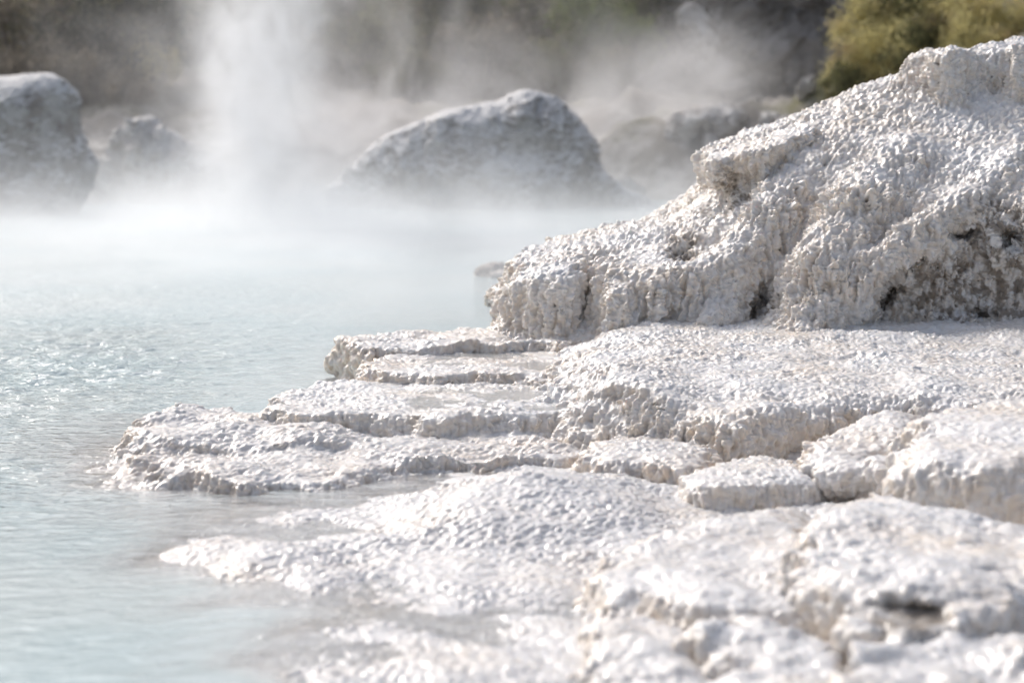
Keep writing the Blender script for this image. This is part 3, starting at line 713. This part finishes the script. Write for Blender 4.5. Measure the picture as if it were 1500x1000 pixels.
# ----------------------------------------------------------------------------------------------
# the land: pool basin, far bank, hillside
# ----------------------------------------------------------------------------------------------
def land(X, Y):
    p = np.stack([X.ravel(), Y.ravel(), 0 * X.ravel()], 1)
    n = fbm(p * 0.35, 81, 4).reshape(X.shape); n2 = fbm(p * 1.3, 82, 3).reshape(X.shape)
    shore = 24.6 + 0.8 * np.sin(X * 0.35)
    z = -0.6 + 0.9 * sstep(shore - 1.2, shore + 1.0, Y) + np.clip(Y - shore - 0.8, 0, 6) * 0.17 + np.clip(Y - shore - 6.8, 0, None) * 0.5
    z = np.where(Y > 60, z + (60 - Y) * 0.25, z)
    # right bank climbs from the water towards the hill on the right
    rb = np.clip(X - 0.9 - 0.10 * (24 - Y), 0, 6) * 0.42 * sstep(17, 21.5, Y)
    hill = 1.2 * sstep(3.1, 7.0, X - (Y - 22) * 0.10) * sstep(13, 21, Y) * sstep(44, 30, Y)
    lb = 1.2 * sstep(6.0, 10.0, -X) * sstep(12, 20, Y)
    z = z + rb * sstep(30, 24, Y) + hill + lb
    land_ = sstep(-0.3, 0.6, z)
    n3 = fbm(p * 3.4, 83, 3).reshape(X.shape)
    z = z + n * 0.30 * land_ + n2 * 0.22 * land_ + np.abs(n3) * 0.16 * land_
    far = sstep(12, 3, Y) * sstep(4, 9, np.abs(X))
    return z
t = NT('hillside_earth'); p = t.pos()
n = t.noise(p, 0.55, 5, 0.6); n2 = t.noise(p, 2.6, 5, 0.65)
c = t.mix(t.ramp(n2, 0.35, 0.7), col(0.20, 0.175, 0.15), col(0.36, 0.32, 0.275))
c = t.mix(t.ramp(n, 0.45, 0.6), c, col(0.21, 0.20, 0.10))
sp = t.new('ShaderNodeSeparateXYZ'); t.l.new(p, sp.inputs[0])
c = t.mix(t.math('MULTIPLY', t.ramp(t.math('ADD', sp.outputs[2], t.math('MULTIPLY', t.math('SUBTRACT', n2, 0.5), 1.6)), 1.3, 0.5), 0.85), c, t.mix(t.ramp(t.noise(p, 3.5, 5, 0.65), 0.4, 0.62), col(0.30, 0.275, 0.25), col(0.60, 0.575, 0.55)))
c = t.mix(t.ramp(sp.outputs[2], 0.0, -0.12), c, col(0.55, 0.60, 0.60))
bs = t.new('ShaderNodeBsdfPrincipled', Base__Color=c, Roughness=0.95)
t.l.new(t.new('ShaderNodeBump', Strength=0.8, Distance=0.15, Height=t.noise(p, 5, 6, 0.7)).outputs[0], bs.inputs['Normal'])
t.l.new(bs.outputs[0], t.out.inputs['Surface'])
M_LAND = t.m
xs = np.concatenate([np.linspace(-200, -14, 24)[:-1], np.linspace(-14, 14, 160), np.linspace(14, 200, 24)[1:]])
ys = np.concatenate([np.linspace(-80, 12, 20)[:-1], np.linspace(12, 46, 190), np.linspace(46, 300, 30)[1:]])
o, *_ = grid_mesh('hillside', xs, ys, land, M_LAND)
tag(o, 'brown earth hillside and pale bank around the pool', 'hillside', None, 'structure')
def lz(x, y): return float(land(np.array([[x]], float), np.array([[y]], float))[0, 0])

# ----------------------------------------------------------------------------------------------
# boulders
# ----------------------------------------------------------------------------------------------
def rock(name, prims, ext, mat, h=0.04, lump=0.10, ls=2.0, cell=0.16, amp=1.0, seed=0, zmin=-0.4):
    F = Field(*ext, h)
    for kind, *a in prims:
        getattr(F, kind)(*a)
    return finish(name, F, mat, sub=1, amp=amp, cell=cell, lump=lump, lumpscale=ls, pit=0.0, seed=seed, zmin=zmin)
B = PY
o = rock('boulder', [('tube', B(-40, 175, 22.3), B(62, 165, 22.3), .36, .36, .2), ('tube', B(-60, 250, 22.3), B(68, 245, 22.3), .42, .40, .2), ('tube', B(-60, 300, 22.3), B(60, 285, 22.2), .40, .34, .2)],
         (-6.0, -3.4, 21.2, 23.4, -0.4, 1.7), M_BOULD, 0.035, 0.05, 2.2, 0.11, 0.4, 91)
tag(o, 'tall blocky grey boulder with white crust at the left edge of the pool', 'boulder')
o = rock('boulder', [('blob', B(778, 197, 23.5), (.43, .42, .43), .2), ('blob', B(668, 218, 23.4), (.40, .36, .38), .25), ('blob', B(718, 212, 23.45), (.40, .36, .36), .2), ('blob', B(603, 232, 23.4), (.36, .32, .30), .2), ('blob', B(558, 258, 23.4), (.30, .28, .26), .2), ('blob', B(815, 222, 23.5), (.30, .32, .30), .2), ('tube', B(640, 240, 23.4), B(545, 268, 23.4), .26, .18, .12), ('blob', B(715, 275, 23.3), (.95, .5, .42), .15),
                      ('tube', B(820, 275, 23.5), B(945, 308, 23.4), .32, .12, .2), ('tube', B(590, 288, 23.3), B(500, 295, 23.3), .26, .15, .2)],
         (-2.4, 1.8, 22.2, 24.6, -0.4, 1.5), M_BOULD, 0.035, 0.045, 3.0, 0.14, 0.45, 92)
tag(o, 'long humped grey boulder with white crusted ridges standing in the steam mid pool', 'boulder')
o = rock('boulder', [('tube', B(212, 212, 24.3), B(158, 258, 24.3), .22, .16, .25), ('tube', B(215, 212, 24.3), B(330, 285, 24.0), .24, .26, .25), ('tube', B(290, 275, 24.0), B(430, 303, 23.6), .26, .16, .2), ('blob', B(235, 270, 24.2), (.5, .35, .35), .2)],
         (-4.9, -1.7, 22.6, 25.4, -0.4, 1.3), M_PALE, 0.04, 0.06, 2.4, 0.16, 0.5, 93)
tag(o, 'sloping pale rock behind the steam column, beside the left boulder', 'boulder')
F = Field(-0.45, 0.35, 14.2, 15.6, -0.1, 0.2, 0.013)
F.blob(PZ(718, 404, 0) + (0.0,), (.085, .09, .085), .04); F.blob(PZ(740, 406, 0) + (-0.01,), (.10, .09, .055), .04)
o = finish('small_rock', F, M_ROCK, amp=0.9, cell=0.03, lump=0.02, lumpscale=6, pit=0, seed=94, zmin=-0.09)
tag(o, 'small dark rock poking out of the water beside the mound', 'rock')
# rubble along the right bank and a row of pale blocks on its crest
RB = 'pale rocks strewn along the far right bank'
protos = []
for k in range(3):
    F = Field(-0.75, 0.75, -0.75, 0.75, -0.5, 0.6, 0.06)
    F.blob((0, 0, 0), (.42, .36, .3), .1); F.blob((.22 - .2 * k, .1, .08), (.28, .26, .22), .08); F.blob((-.25, -.1 + .1 * k, .0), (.25, .25, .2), .08)
    TOPS_len = len(TOPS)
    o = finish('bank_rock', F, M_PALE, sub=1, amp=1.0, cell=0.2, lump=0.10, lumpscale=2.5, pit=0, seed=100 + k, zmin=-0.5); del TOPS[TOPS_len:]
    protos.append(o)
spots = [(905, 232, 22.5, .55, 'low pale rock at the water end of the right bank'), (960, 218, 23.0, .5, 'flat pale rock on the lower right bank, half hidden in steam'), (1010, 205, 23.5, .55, 'pale rock midway up the misty right bank'),
         (1055, 190, 24.0, .6, 'angular pale rock on the bank above the overhanging lip'), (1110, 172, 24.0, .5, 'pale rock on the bank crest under the dark cliff'), (1165, 150, 24.0, .6, 'large pale rock on the bank crest beside the yellow shrubs'),
         (1205, 128, 24.0, .5, 'uppermost pale rock of the bank, at the foot of the yellow green hill'), (985, 255, 21.5, .5, 'pale rock low on the bank behind the mound, near the water'), (1000, 180, 26.5, .5, 'pale rock in the steam right of the humped boulder'),
         (1085, 215, 22.5, .35, 'small pale stone just over the mound crest on the bank'),
         (935, 250, 22.2, .4, 'small pale rock at the water line, left of the flat bank rocks'), (1035, 175, 25.5, .65, 'broad pale rock behind the others at mid bank'), (1000, 232, 22.6, .45, 'knobbly pale rock low in the bank mist above the mound shoulder'),
         (1135, 160, 25.0, .4, 'small pale rock between the two crest rocks of the bank'), (1185, 140, 23.4, .35, 'small pale rock just below the large crest rock of the bank')]
for i, (px, py, Y_, sc, lab) in enumerate(spots):
    o = protos[i] if i < 3 else protos[i % 3].copy()
    if i >= 3: COL.objects.link(o)
    x, y, z = PY(px, py, Y_)
    o.location = (x, y, min(z - 0.05, lz(x, y) + 0.05)); o.rotation_euler = (0.2 * math.sin(i * 3), 0.15 * math.cos(i), i * 1.7); o.scale = (sc * 1.3, sc * 1.1, sc * 0.85)
    tag(o, lab, 'rock', RB)
rs = np.random.default_rng(77)
for i in range(22):
    px = 890 + 330 * rs.random(); base = 268 - (px - 890) * 0.43
    py = base + rs.normal() * 22; Y_ = 22.0 + 3.5 * rs.random() + (px - 890) / 330
    o = protos[i % 3].copy(); COL.objects.link(o); x, y, z = PY(px, py, Y_); sc = 0.14 + 0.26 * rs.random()
    o.location = (x, y, lz(x, y) + 0.02); o.rotation_euler = (rs.random(), rs.random(), rs.random() * 6); o.scale = (sc * 1.2, sc, sc)
    tag(o, 'small pale stone in the misty rubble of the far right bank', 'stone', 'small stones in the rubble of the far right bank')
# the dark cliff at the back right
F = Field(1.9, 7.2, 28.6, 34.5, -0.2, 5.2, 0.11)
F.tube(B(1020, 150, 31.5), B(1030, -260, 33), .85, .9, .5); F.tube(B(1130, 120, 32.2), B(1140, -250, 33), 1.0, 1.0, .5)
F.tube(B(1250, 120, 32.5), B(1260, -250, 33), 1.0, 1.0, .5); F.tube(B(1370, 80, 33), B(1380, -250, 33.5), 1.0, 1.0, .5)
F.tube(B(1060, 230, 30.2), B(1040, 60, 31.0), .5, .35, .3); F.tube(B(1010, 190, 30.4), B(1020, 60, 31.0), .35, .25, .3)
o = finish('rock_cliff', F, M_ROCK, sub=1, amp=1.3, cell=0.45, lump=0.35, lumpscale=0.9, pit=0, seed=95, zmin=-0.1)
tag(o, 'dark brown rock cliff rising behind the right bank', 'cliff')
CR = 'light stones showing on the dark cliff'
for i, (px, py, lab) in enumerate(((1030, 60, 'upper light stone on the left corner of the cliff'), (1040, 110, 'larger light stone on the left corner of the cliff'), (1010, 30, 'topmost light stone on the cliff corner'), (1060, 140, 'light stone low on the cliff, just over the bank'))):
    o = protos[i % 3].copy(); COL.objects.link(o)
    o.location = B(px, py, 30.2); o.scale = (.42, .42, .55); o.rotation_euler = (.4 * i, .8, i * 2.1); tag(o, lab, 'stone', CR)

# ----------------------------------------------------------------------------------------------
# shrubs: each with stems and a crown of small leaves
# ----------------------------------------------------------------------------------------------
def leaf_mat(name, a, b, c2):
    t = NT(name); p = t.pos()
    g = t.n.new('ShaderNodeNewGeometry')
    rp = g.outputs['Random Per Island']
    c = t.mix(rp, col(*a), col(*b)); c = t.mix(t.ramp(t.noise(p, 2.2, 3, 0.6), 0.5, 0.7), c, col(*c2))
    bs = t.new('ShaderNodeBsdfPrincipled', Base__Color=c, Roughness=0.6)
    tl = t.new('ShaderNodeBsdfTranslucent', Color=c)
    mx = t.n.new('ShaderNodeMixShader'); mx.inputs[0].default_value = 0.5
    t.l.new(bs.outputs[0], mx.inputs[1]); t.l.new(tl.outputs[0], mx.inputs[2]); t.l.new(mx.outputs[0], t.out.inputs['Surface'])
    return t.m
M_LF = {'dark': leaf_mat('dark_shrub_leaves', (0.03, 0.036, 0.02), (0.075, 0.075, 0.045), (0.11, 0.08, 0.045)),
        'olive': leaf_mat('olive_shrub_leaves', (0.11, 0.115, 0.055), (0.20, 0.19, 0.09), (0.24, 0.19, 0.11)),
        'green': leaf_mat('green_shrub_leaves', (0.11, 0.15, 0.035), (0.20, 0.23, 0.07), (0.15, 0.15, 0.075)),
        'yellow': leaf_mat('yellow_green_shrub_leaves', (0.50, 0.44, 0.20), (0.66, 0.60, 0.30), (0.46, 0.36, 0.22)),
        'dry': leaf_mat('dry_grey_shrub_leaves', (0.17, 0.145, 0.11), (0.28, 0.24, 0.185), (0.12, 0.11, 0.075))}
t = NT('shrub_bark'); bs = t.new('ShaderNodeBsdfPrincipled', Base__Color=col(0.11, 0.085, 0.06), Roughness=0.9); t.l.new(bs.outputs[0], t.out.inputs['Surface']); M_BARK = t.m

def shrub_meshes(kind, n, seed, size=0.05):
    r = np.random.default_rng(seed)
    # clumps around the crown, leaves around the clumps
    nc = 26
    cl = r.normal(size=(nc, 3)); cl /= np.linalg.norm(cl, axis=1, keepdims=True); cl *= (0.25 + 0.75 * r.random((nc, 1)) ** 0.6)
    cl = cl * np.array([1, 1, 0.8]) + np.array([0, 0, 0.85]); cl[:, 2] = np.maximum(cl[:, 2], 0.12)
    k = r.integers(0, nc, n); rad = (0.16 + 0.18 * r.random(nc))[k]
    c = cl[k] + r.normal(size=(n, 3)) * rad[:, None] * 0.62
    a = r.normal(size=(n, 3)); a /= np.linalg.norm(a, axis=1, keepdims=True)
    b = np.cross(a, r.normal(size=(n, 3))); b /= np.linalg.norm(b, axis=1, keepdims=True)
    s_ = size * (0.6 + 0.8 * r.random((n, 1)))
    V = np.stack([c - a * s_, c + b * s_ * 0.45, c + a * s_, c - b * s_ * 0.45], 1).reshape(-1, 3)
    me = mesh_from('crown', V, np.arange(n * 4).reshape(-1, 4)); me.materials.append(M_LF[kind])
    VV = []; QQ = []
    for j in range(0, nc, 2):
        p0 = np.array([0.1 * math.cos(j), 0.1 * math.sin(j), -0.25]); p1 = cl[j]; m = (p0 + p1) / 2 + r.normal(size=3) * 0.08; m[2] += 0.1
        for (u, v, ru, rv) in ((p0, m, .035, .022), (m, p1, .022, .008)):
            d = v - u; x = np.cross(d, [0.3, 0.9, 0.2]); x /= np.linalg.norm(x); y = np.cross(d, x); y /= np.linalg.norm(y)
            b0 = len(VV)
            for (cc, rr) in ((u, ru), (v, rv)):
                for q_ in range(5):
                    an = q_ * 2 * math.pi / 5; VV.append(cc + (x * math.cos(an) + y * math.sin(an)) * rr)
            for q_ in range(5): QQ.append((b0 + q_, b0 + (q_ + 1) % 5, b0 + 5 + (q_ + 1) % 5, b0 + 5 + q_))
    ms = mesh_from('stems', np.array(VV), np.array(QQ)); ms.materials.append(M_BARK)
    return me, ms
SH = {}
for kind, n, sz in (('dark', 4200, .055), ('olive', 3600, .055), ('green', 3600, .05), ('yellow', 4200, .045), ('dry', 2600, .05)):
    SH[kind] = [shrub_meshes(kind, n, 5 + i + len(kind) * 10, sz) for i in range(2)]
GROUPS = {'left': 'shrubs on the slope at the upper left', 'mid': 'shrubs on the slope behind the steam', 'cliff': 'shrubs beside the dark cliff', 'right': 'yellow green shrubs on the right hill'}
shr = [  # px, py of the crown's middle, distance, size, kind, group, label
    (30, 60, 28.0, .75, 'dry', 'left', 'dry grey brown shrub above the left boulder, at the left edge'), (95, 30, 28.5, .8, 'olive', 'left', 'olive shrub above the left boulder'),
    (150, 70, 27.8, .75, 'dark', 'left', 'darkest shrub, right above the shoulder of the left boulder'), (185, 25, 29.0, .75, 'dark', 'left', 'dark shrub at the top edge, left of the steam column'),
    (110, 130, 26.8, .5, 'dry', 'left', 'low dry shrub touching the top of the left boulder'), (170, 140, 26.6, .5, 'dry', 'left', 'low dry shrub between the left boulder and the sloping rock'),
    (215, 95, 28.0, .4, 'yellow', 'left', 'thin yellowish shrub left of the steam column'), (60, 100, 27.2, .5, 'dry', 'left', 'brown shrub right over the left boulder crown'),
    (285, 30, 31.0, .8, 'olive', 'mid', 'olive shrub at the top edge, seen through the steam beside the column'), (480, 25, 31.0, .8, 'dry', 'mid', 'greyish shrub at the top edge right of the steam column'),
    (560, 80, 30.0, .7, 'olive', 'mid', 'olive shrub in thin steam above the left end of the humped boulder'), (640, 25, 31.0, .8, 'olive', 'mid', 'olive brown shrub at the top edge above the humped boulder'),
    (700, 90, 29.6, .65, 'dry', 'mid', 'dry shrub just above the middle of the humped boulder'), (770, 45, 31.0, .8, 'dry', 'mid', 'brownish shrub at the top edge above the peak of the humped boulder'),
    (440, 110, 29.5, .6, 'dry', 'mid', 'shrub almost lost in steam right of the column'), (860, 40, 30.0, .65, 'green', 'cliff', 'bright green shrub at the top edge above the humped boulder'),
    (905, 75, 29.8, .55, 'green', 'cliff', 'green shrub with steam drifting across it, left of the cliff'), (930, 20, 31.0, .7, 'olive', 'cliff', 'olive shrub at the top edge between the green shrub and the cliff'),
    (985, 50, 30.3, .5, 'dark', 'cliff', 'dark green shrub against the left side of the cliff'), (985, 130, 29.6, .4, 'dark', 'cliff', 'dark shrub at the foot of the cliff, left of the light stones'), (820, 100, 29.4, .5, 'olive', 'cliff', 'olive shrub behind the right shoulder of the humped boulder'),
    (380, 40, 31.5, .8, 'olive', 'mid', 'olive shrub at the top edge right behind the steam column'), (520, 20, 32.0, .8, 'green', 'mid', 'greenish shrub at the top edge, third right of the steam column'), (600, 120, 29.0, .5, 'olive', 'mid', 'low olive shrub over the left ridge of the humped boulder'),
    (740, 20, 32.0, .8, 'green', 'mid', 'greenish shrub at the top edge over the notch of the humped boulder'), (820, 25, 31.5, .75, 'olive', 'mid', 'olive shrub at the top edge left of the bright green shrub'), (690, 50, 31.0, .7, 'olive', 'mid', 'olive shrub high on the slope above the notch of the humped boulder'), (890, 115, 29.0, .45, 'olive', 'cliff', 'low olive shrub in drifting steam right of the humped boulder'),
    (1275, 40, 24.5, .42, 'yellow', 'right', 'leftmost yellow green shrub, on the edge of the right hill'), (1330, 25, 24.5, .5, 'olive', 'right', 'olive shrub at the top of the right hill'), (1390, 30, 24.2, .5, 'yellow', 'right', 'yellow shrub over the knob of the mound'),
    (1450, 20, 24.0, .5, 'yellow', 'right', 'bright yellow shrub in the upper right corner'), (1490, 60, 23.6, .5, 'yellow', 'right', 'yellow shrub touching the mound crest at the right edge'), (1300, 80, 23.8, .4, 'yellow', 'right', 'low yellow green shrub left of the knob, just over the crest'),
    (1250, 95, 24.0, .32, 'yellow', 'right', 'small yellow shrub lowest on the edge of the right hill'), (1350, 70, 23.6, .36, 'olive', 'right', 'olive tuft tucked behind the knob of the mound'), (1420, 70, 23.3, .38, 'yellow', 'right', 'yellow green shrub directly behind the knob of the mound'),
    (1240, 130, 23.6, .3, 'olive', 'right', 'small olive shrub where the bank meets the mound crest'), (1310, 0, 25.5, .5, 'olive', 'right', 'olive shrub cut by the top edge on the right hill')]
for i, (px, py, Y_, sc, kind, gr, lab) in enumerate(shr):
    x, y, z = PY(px, py, Y_)
    e = bpy.data.objects.new('shrub', None); COL.objects.link(e)
    e.location = (x, y, z - 0.8 * sc); e.scale = (sc, sc, sc); e.rotation_euler = (0, 0, i * 2.3)
    tag(e, lab, 'shrub', GROUPS[gr])
    for nm, d in zip(('crown', 'stems'), SH[kind][i % 2]):
        c_ = bpy.data.objects.new(nm, d); COL.objects.link(c_); c_.parent = e

# ----------------------------------------------------------------------------------------------
# steam
# ----------------------------------------------------------------------------------------------
def box(name, x0, x1, y0, y1, z0, z1, mat):
    V = np.array([(x, y, z) for x in (x0, x1) for y in (y0, y1) for z in (z0, z1)], float)
    Q = np.array([(0, 1, 3, 2), (4, 6, 7, 5), (0, 4, 5, 1), (2, 3, 7, 6), (0, 2, 6, 4), (1, 5, 7, 3)])
    me = mesh_from(name, V, Q); me.polygons.foreach_set('use_smooth', np.zeros(6, bool)); me.materials.append(mat)
    o = bpy.data.objects.new(name, me); COL.objects.link(o); return o

class Vap(NT):
    def __init__(s, name, rate):
        super().__init__(name); s.p = s.pos()
        sp = s.new('ShaderNodeSeparateXYZ'); s.l.new(s.p, sp.inputs[0]); s.x, s.y, s.z = sp.outputs
        s.m.cycles.volume_step_rate = rate
    def gauss(s, v, c, w): return s.math('POWER', 2.71828, s.math('MULTIPLY', s.math('POWER', s.math('DIVIDE', s.math('SUBTRACT', v, c), w), 2.0), -0.5))
    def exp(s, v, k): return s.math('POWER', 2.71828, s.math('MULTIPLY', v, -1.0 / k))
    def mul(s, *a):
        o = a[0]
        for b in a[1:]: o = s.math('MULTIPLY', o, b)
        return o
    def done(s, den):
        vs = s.new('ShaderNodeVolumePrincipled', Color=col(0.985, 0.99, 1.0), Density=den, Anisotropy=0.3)
        s.l.new(vs.outputs[0], s.out.inputs['Volume'])
# the blanket lying on the water
t = Vap('steam_blanket_vapour', 0.45)
wisp = t.ramp(t.noise(t.vmath('MULTIPLY', t.p, (1.0, 0.6, 1.2)), 0.9, 3, 0.6, 0.5), 0.36, 0.70)
xm = t.math('ADD', 0.45, t.math('MULTIPLY', t.ramp(t.x, 1.8, -1.2), 0.55))
den = t.mul(t.math('POWER', 2.71828, t.math('DIVIDE', t.z, t.math('SUBTRACT', -0.18, t.math('MULTIPLY', t.ramp(t.y, 19.5, 23.0), 0.07)))), t.ramp(t.y, 9.5, 18.5), t.math('ADD', 0.80, t.math('MULTIPLY', t.ramp(t.y, 22.8, 20.0), 0.22)), xm, t.math('ADD', 0.35, wisp), t.ramp(t.z, 1.15, 0.7), t.ramp(t.y, 27.5, 25.0), 0.75)
t.done(den)
o = box('steam', -8.0, 4.2, 10.0, 27.5, 0.006, 1.15, t.m); tag(o, 'white steam lying on the hot water', 'steam', None, 'stuff')
# the rising column
t = Vap('steam_column_vapour', 0.35)
n2 = t.noise(t.vmath('ADD', t.p, (4, 9, 2)), 0.8, 4, 0.6)
wisp = t.ramp(t.noise(t.vmath('MULTIPLY', t.p, (1.0, 1.0, 0.7)), 1.9, 4, 0.62, 1.8), 0.38, 0.66)
xc = t.math('ADD', -2.12, t.math('ADD', t.math('MULTIPLY', t.math('SUBTRACT', n2, 0.5), 1.5), t.math('MULTIPLY', t.z, 0.05)))
wd = t.math('ADD', t.math('ADD', 0.17, t.math('MULTIPLY', t.exp(t.z, 0.5), 0.42)), t.math('MULTIPLY', t.ramp(t.z, 0.9, 2.4), 0.16))
den = t.mul(t.gauss(t.math('DIVIDE', t.math('SUBTRACT', t.x, xc), wd), 0.0, 1.0), t.gauss(t.y, 20.0, 0.55), t.math('ADD', 0.10, t.math('MULTIPLY', wisp, 1.5)), t.ramp(t.z, 3.6, 2.4), 1.9)
t.done(den)
o = box('steam_column', -4.2, -0.2, 18.4, 21.6, 0.008, 3.6, t.m); tag(o, 'tall white steam column rising from the pool', 'steam', None, 'stuff')
# the thin veil drifting before the far slope
t = Vap('steam_veil_vapour', 0.45)
wisp = t.ramp(t.noise(t.vmath('MULTIPLY', t.p, (1.0, 0.6, 0.8)), 1.15, 4, 0.62, 1.2), 0.36, 0.70)
v1 = t.mul(t.gauss(t.x, -1.5, 2.0), t.math('ADD', 0.12, wisp), t.exp(t.z, 0.85))
v2 = t.mul(t.gauss(t.math('ADD', t.x, t.math('MULTIPLY', t.z, -0.15)), 1.5, 0.55), t.math('ADD', 0.3, wisp), t.ramp(t.z, 2.1, 0.9))
den = t.mul(t.math('ADD', t.math('MULTIPLY', v1, 2.8), t.math('MULTIPLY', v2, 0.75)), t.gauss(t.y, 26.3, 0.8), t.ramp(t.z, 3.1, 2.2))
t.done(den)
o = box('steam_veil', -6.5, 4.0, 23.2, 28.0, 0.009, 3.1, t.m); tag(o, 'thin veil of steam drifting before the far slope', 'steam', None, 'stuff')

# ----------------------------------------------------------------------------------------------
# light, camera
# ----------------------------------------------------------------------------------------------
sd = Vector((-0.46, 0.62, 0.68)).normalized()
elev = math.asin(sd.z); az = math.atan2(sd.x, sd.y)
w = bpy.data.worlds.new('World'); S.world = w; w.use_nodes = True
nt = w.node_tree; nt.nodes.clear()
sk = nt.nodes.new('ShaderNodeTexSky'); sk.sky_type = 'NISHITA'; sk.sun_disc = False; sk.sun_elevation = elev; sk.sun_rotation = az
sk.dust_density = 4.5; sk.air_density = 0.8; sk.ozone_density = 0.55
bg = nt.nodes.new('ShaderNodeBackground'); bg.inputs[1].default_value = 0.15
wo = nt.nodes.new('ShaderNodeOutputWorld'); hs = nt.nodes.new('ShaderNodeHueSaturation'); hs.inputs['Saturation'].default_value = 0.68; nt.links.new(sk.outputs[0], hs.inputs['Color']); nt.links.new(hs.outputs[0], bg.inputs[0]); nt.links.new(bg.outputs[0], wo.inputs[0])
L = bpy.data.lights.new('sun', 'SUN'); L.energy = 1.5; L.angle = math.radians(8.0); L.color = (1.0, 0.965, 0.92)
lo = bpy.data.objects.new('sun', L); COL.objects.link(lo); lo.rotation_euler = (-sd).to_track_quat('-Z', 'Y').to_euler()

cam = bpy.data.cameras.new('camera'); cam.sensor_width = 36.0; cam.lens = FPX / 1500.0 * 36.0
cam.clip_start = 0.1; cam.clip_end = 1000
co_ = bpy.data.objects.new('camera', cam); COL.objects.link(co_)
co_.location = (0, 0, CAMH); co_.rotation_euler = (math.pi / 2 - PITCH, 0, 0)
cam.dof.use_dof = True; cam.dof.focus_distance = 8.7; cam.dof.aperture_fstop = cam.lens / 1000.0 / 0.031
S.camera = co_

S.render.engine = 'CYCLES'
cy = S.cycles
cy.use_denoising = True; cy.max_bounces = 10; cy.diffuse_bounces = 4; cy.glossy_bounces = 3; cy.transmission_bounces = 4; cy.volume_bounces = 3; cy.transparent_max_bounces = 12
cy.sample_clamp_indirect = 8.0
S.view_settings.view_transform = 'Standard'; S.view_settings.look = 'None'; S.view_settings.exposure = 0.2; S.view_settings.gamma = 1.0
print('built', time.time() - T0)
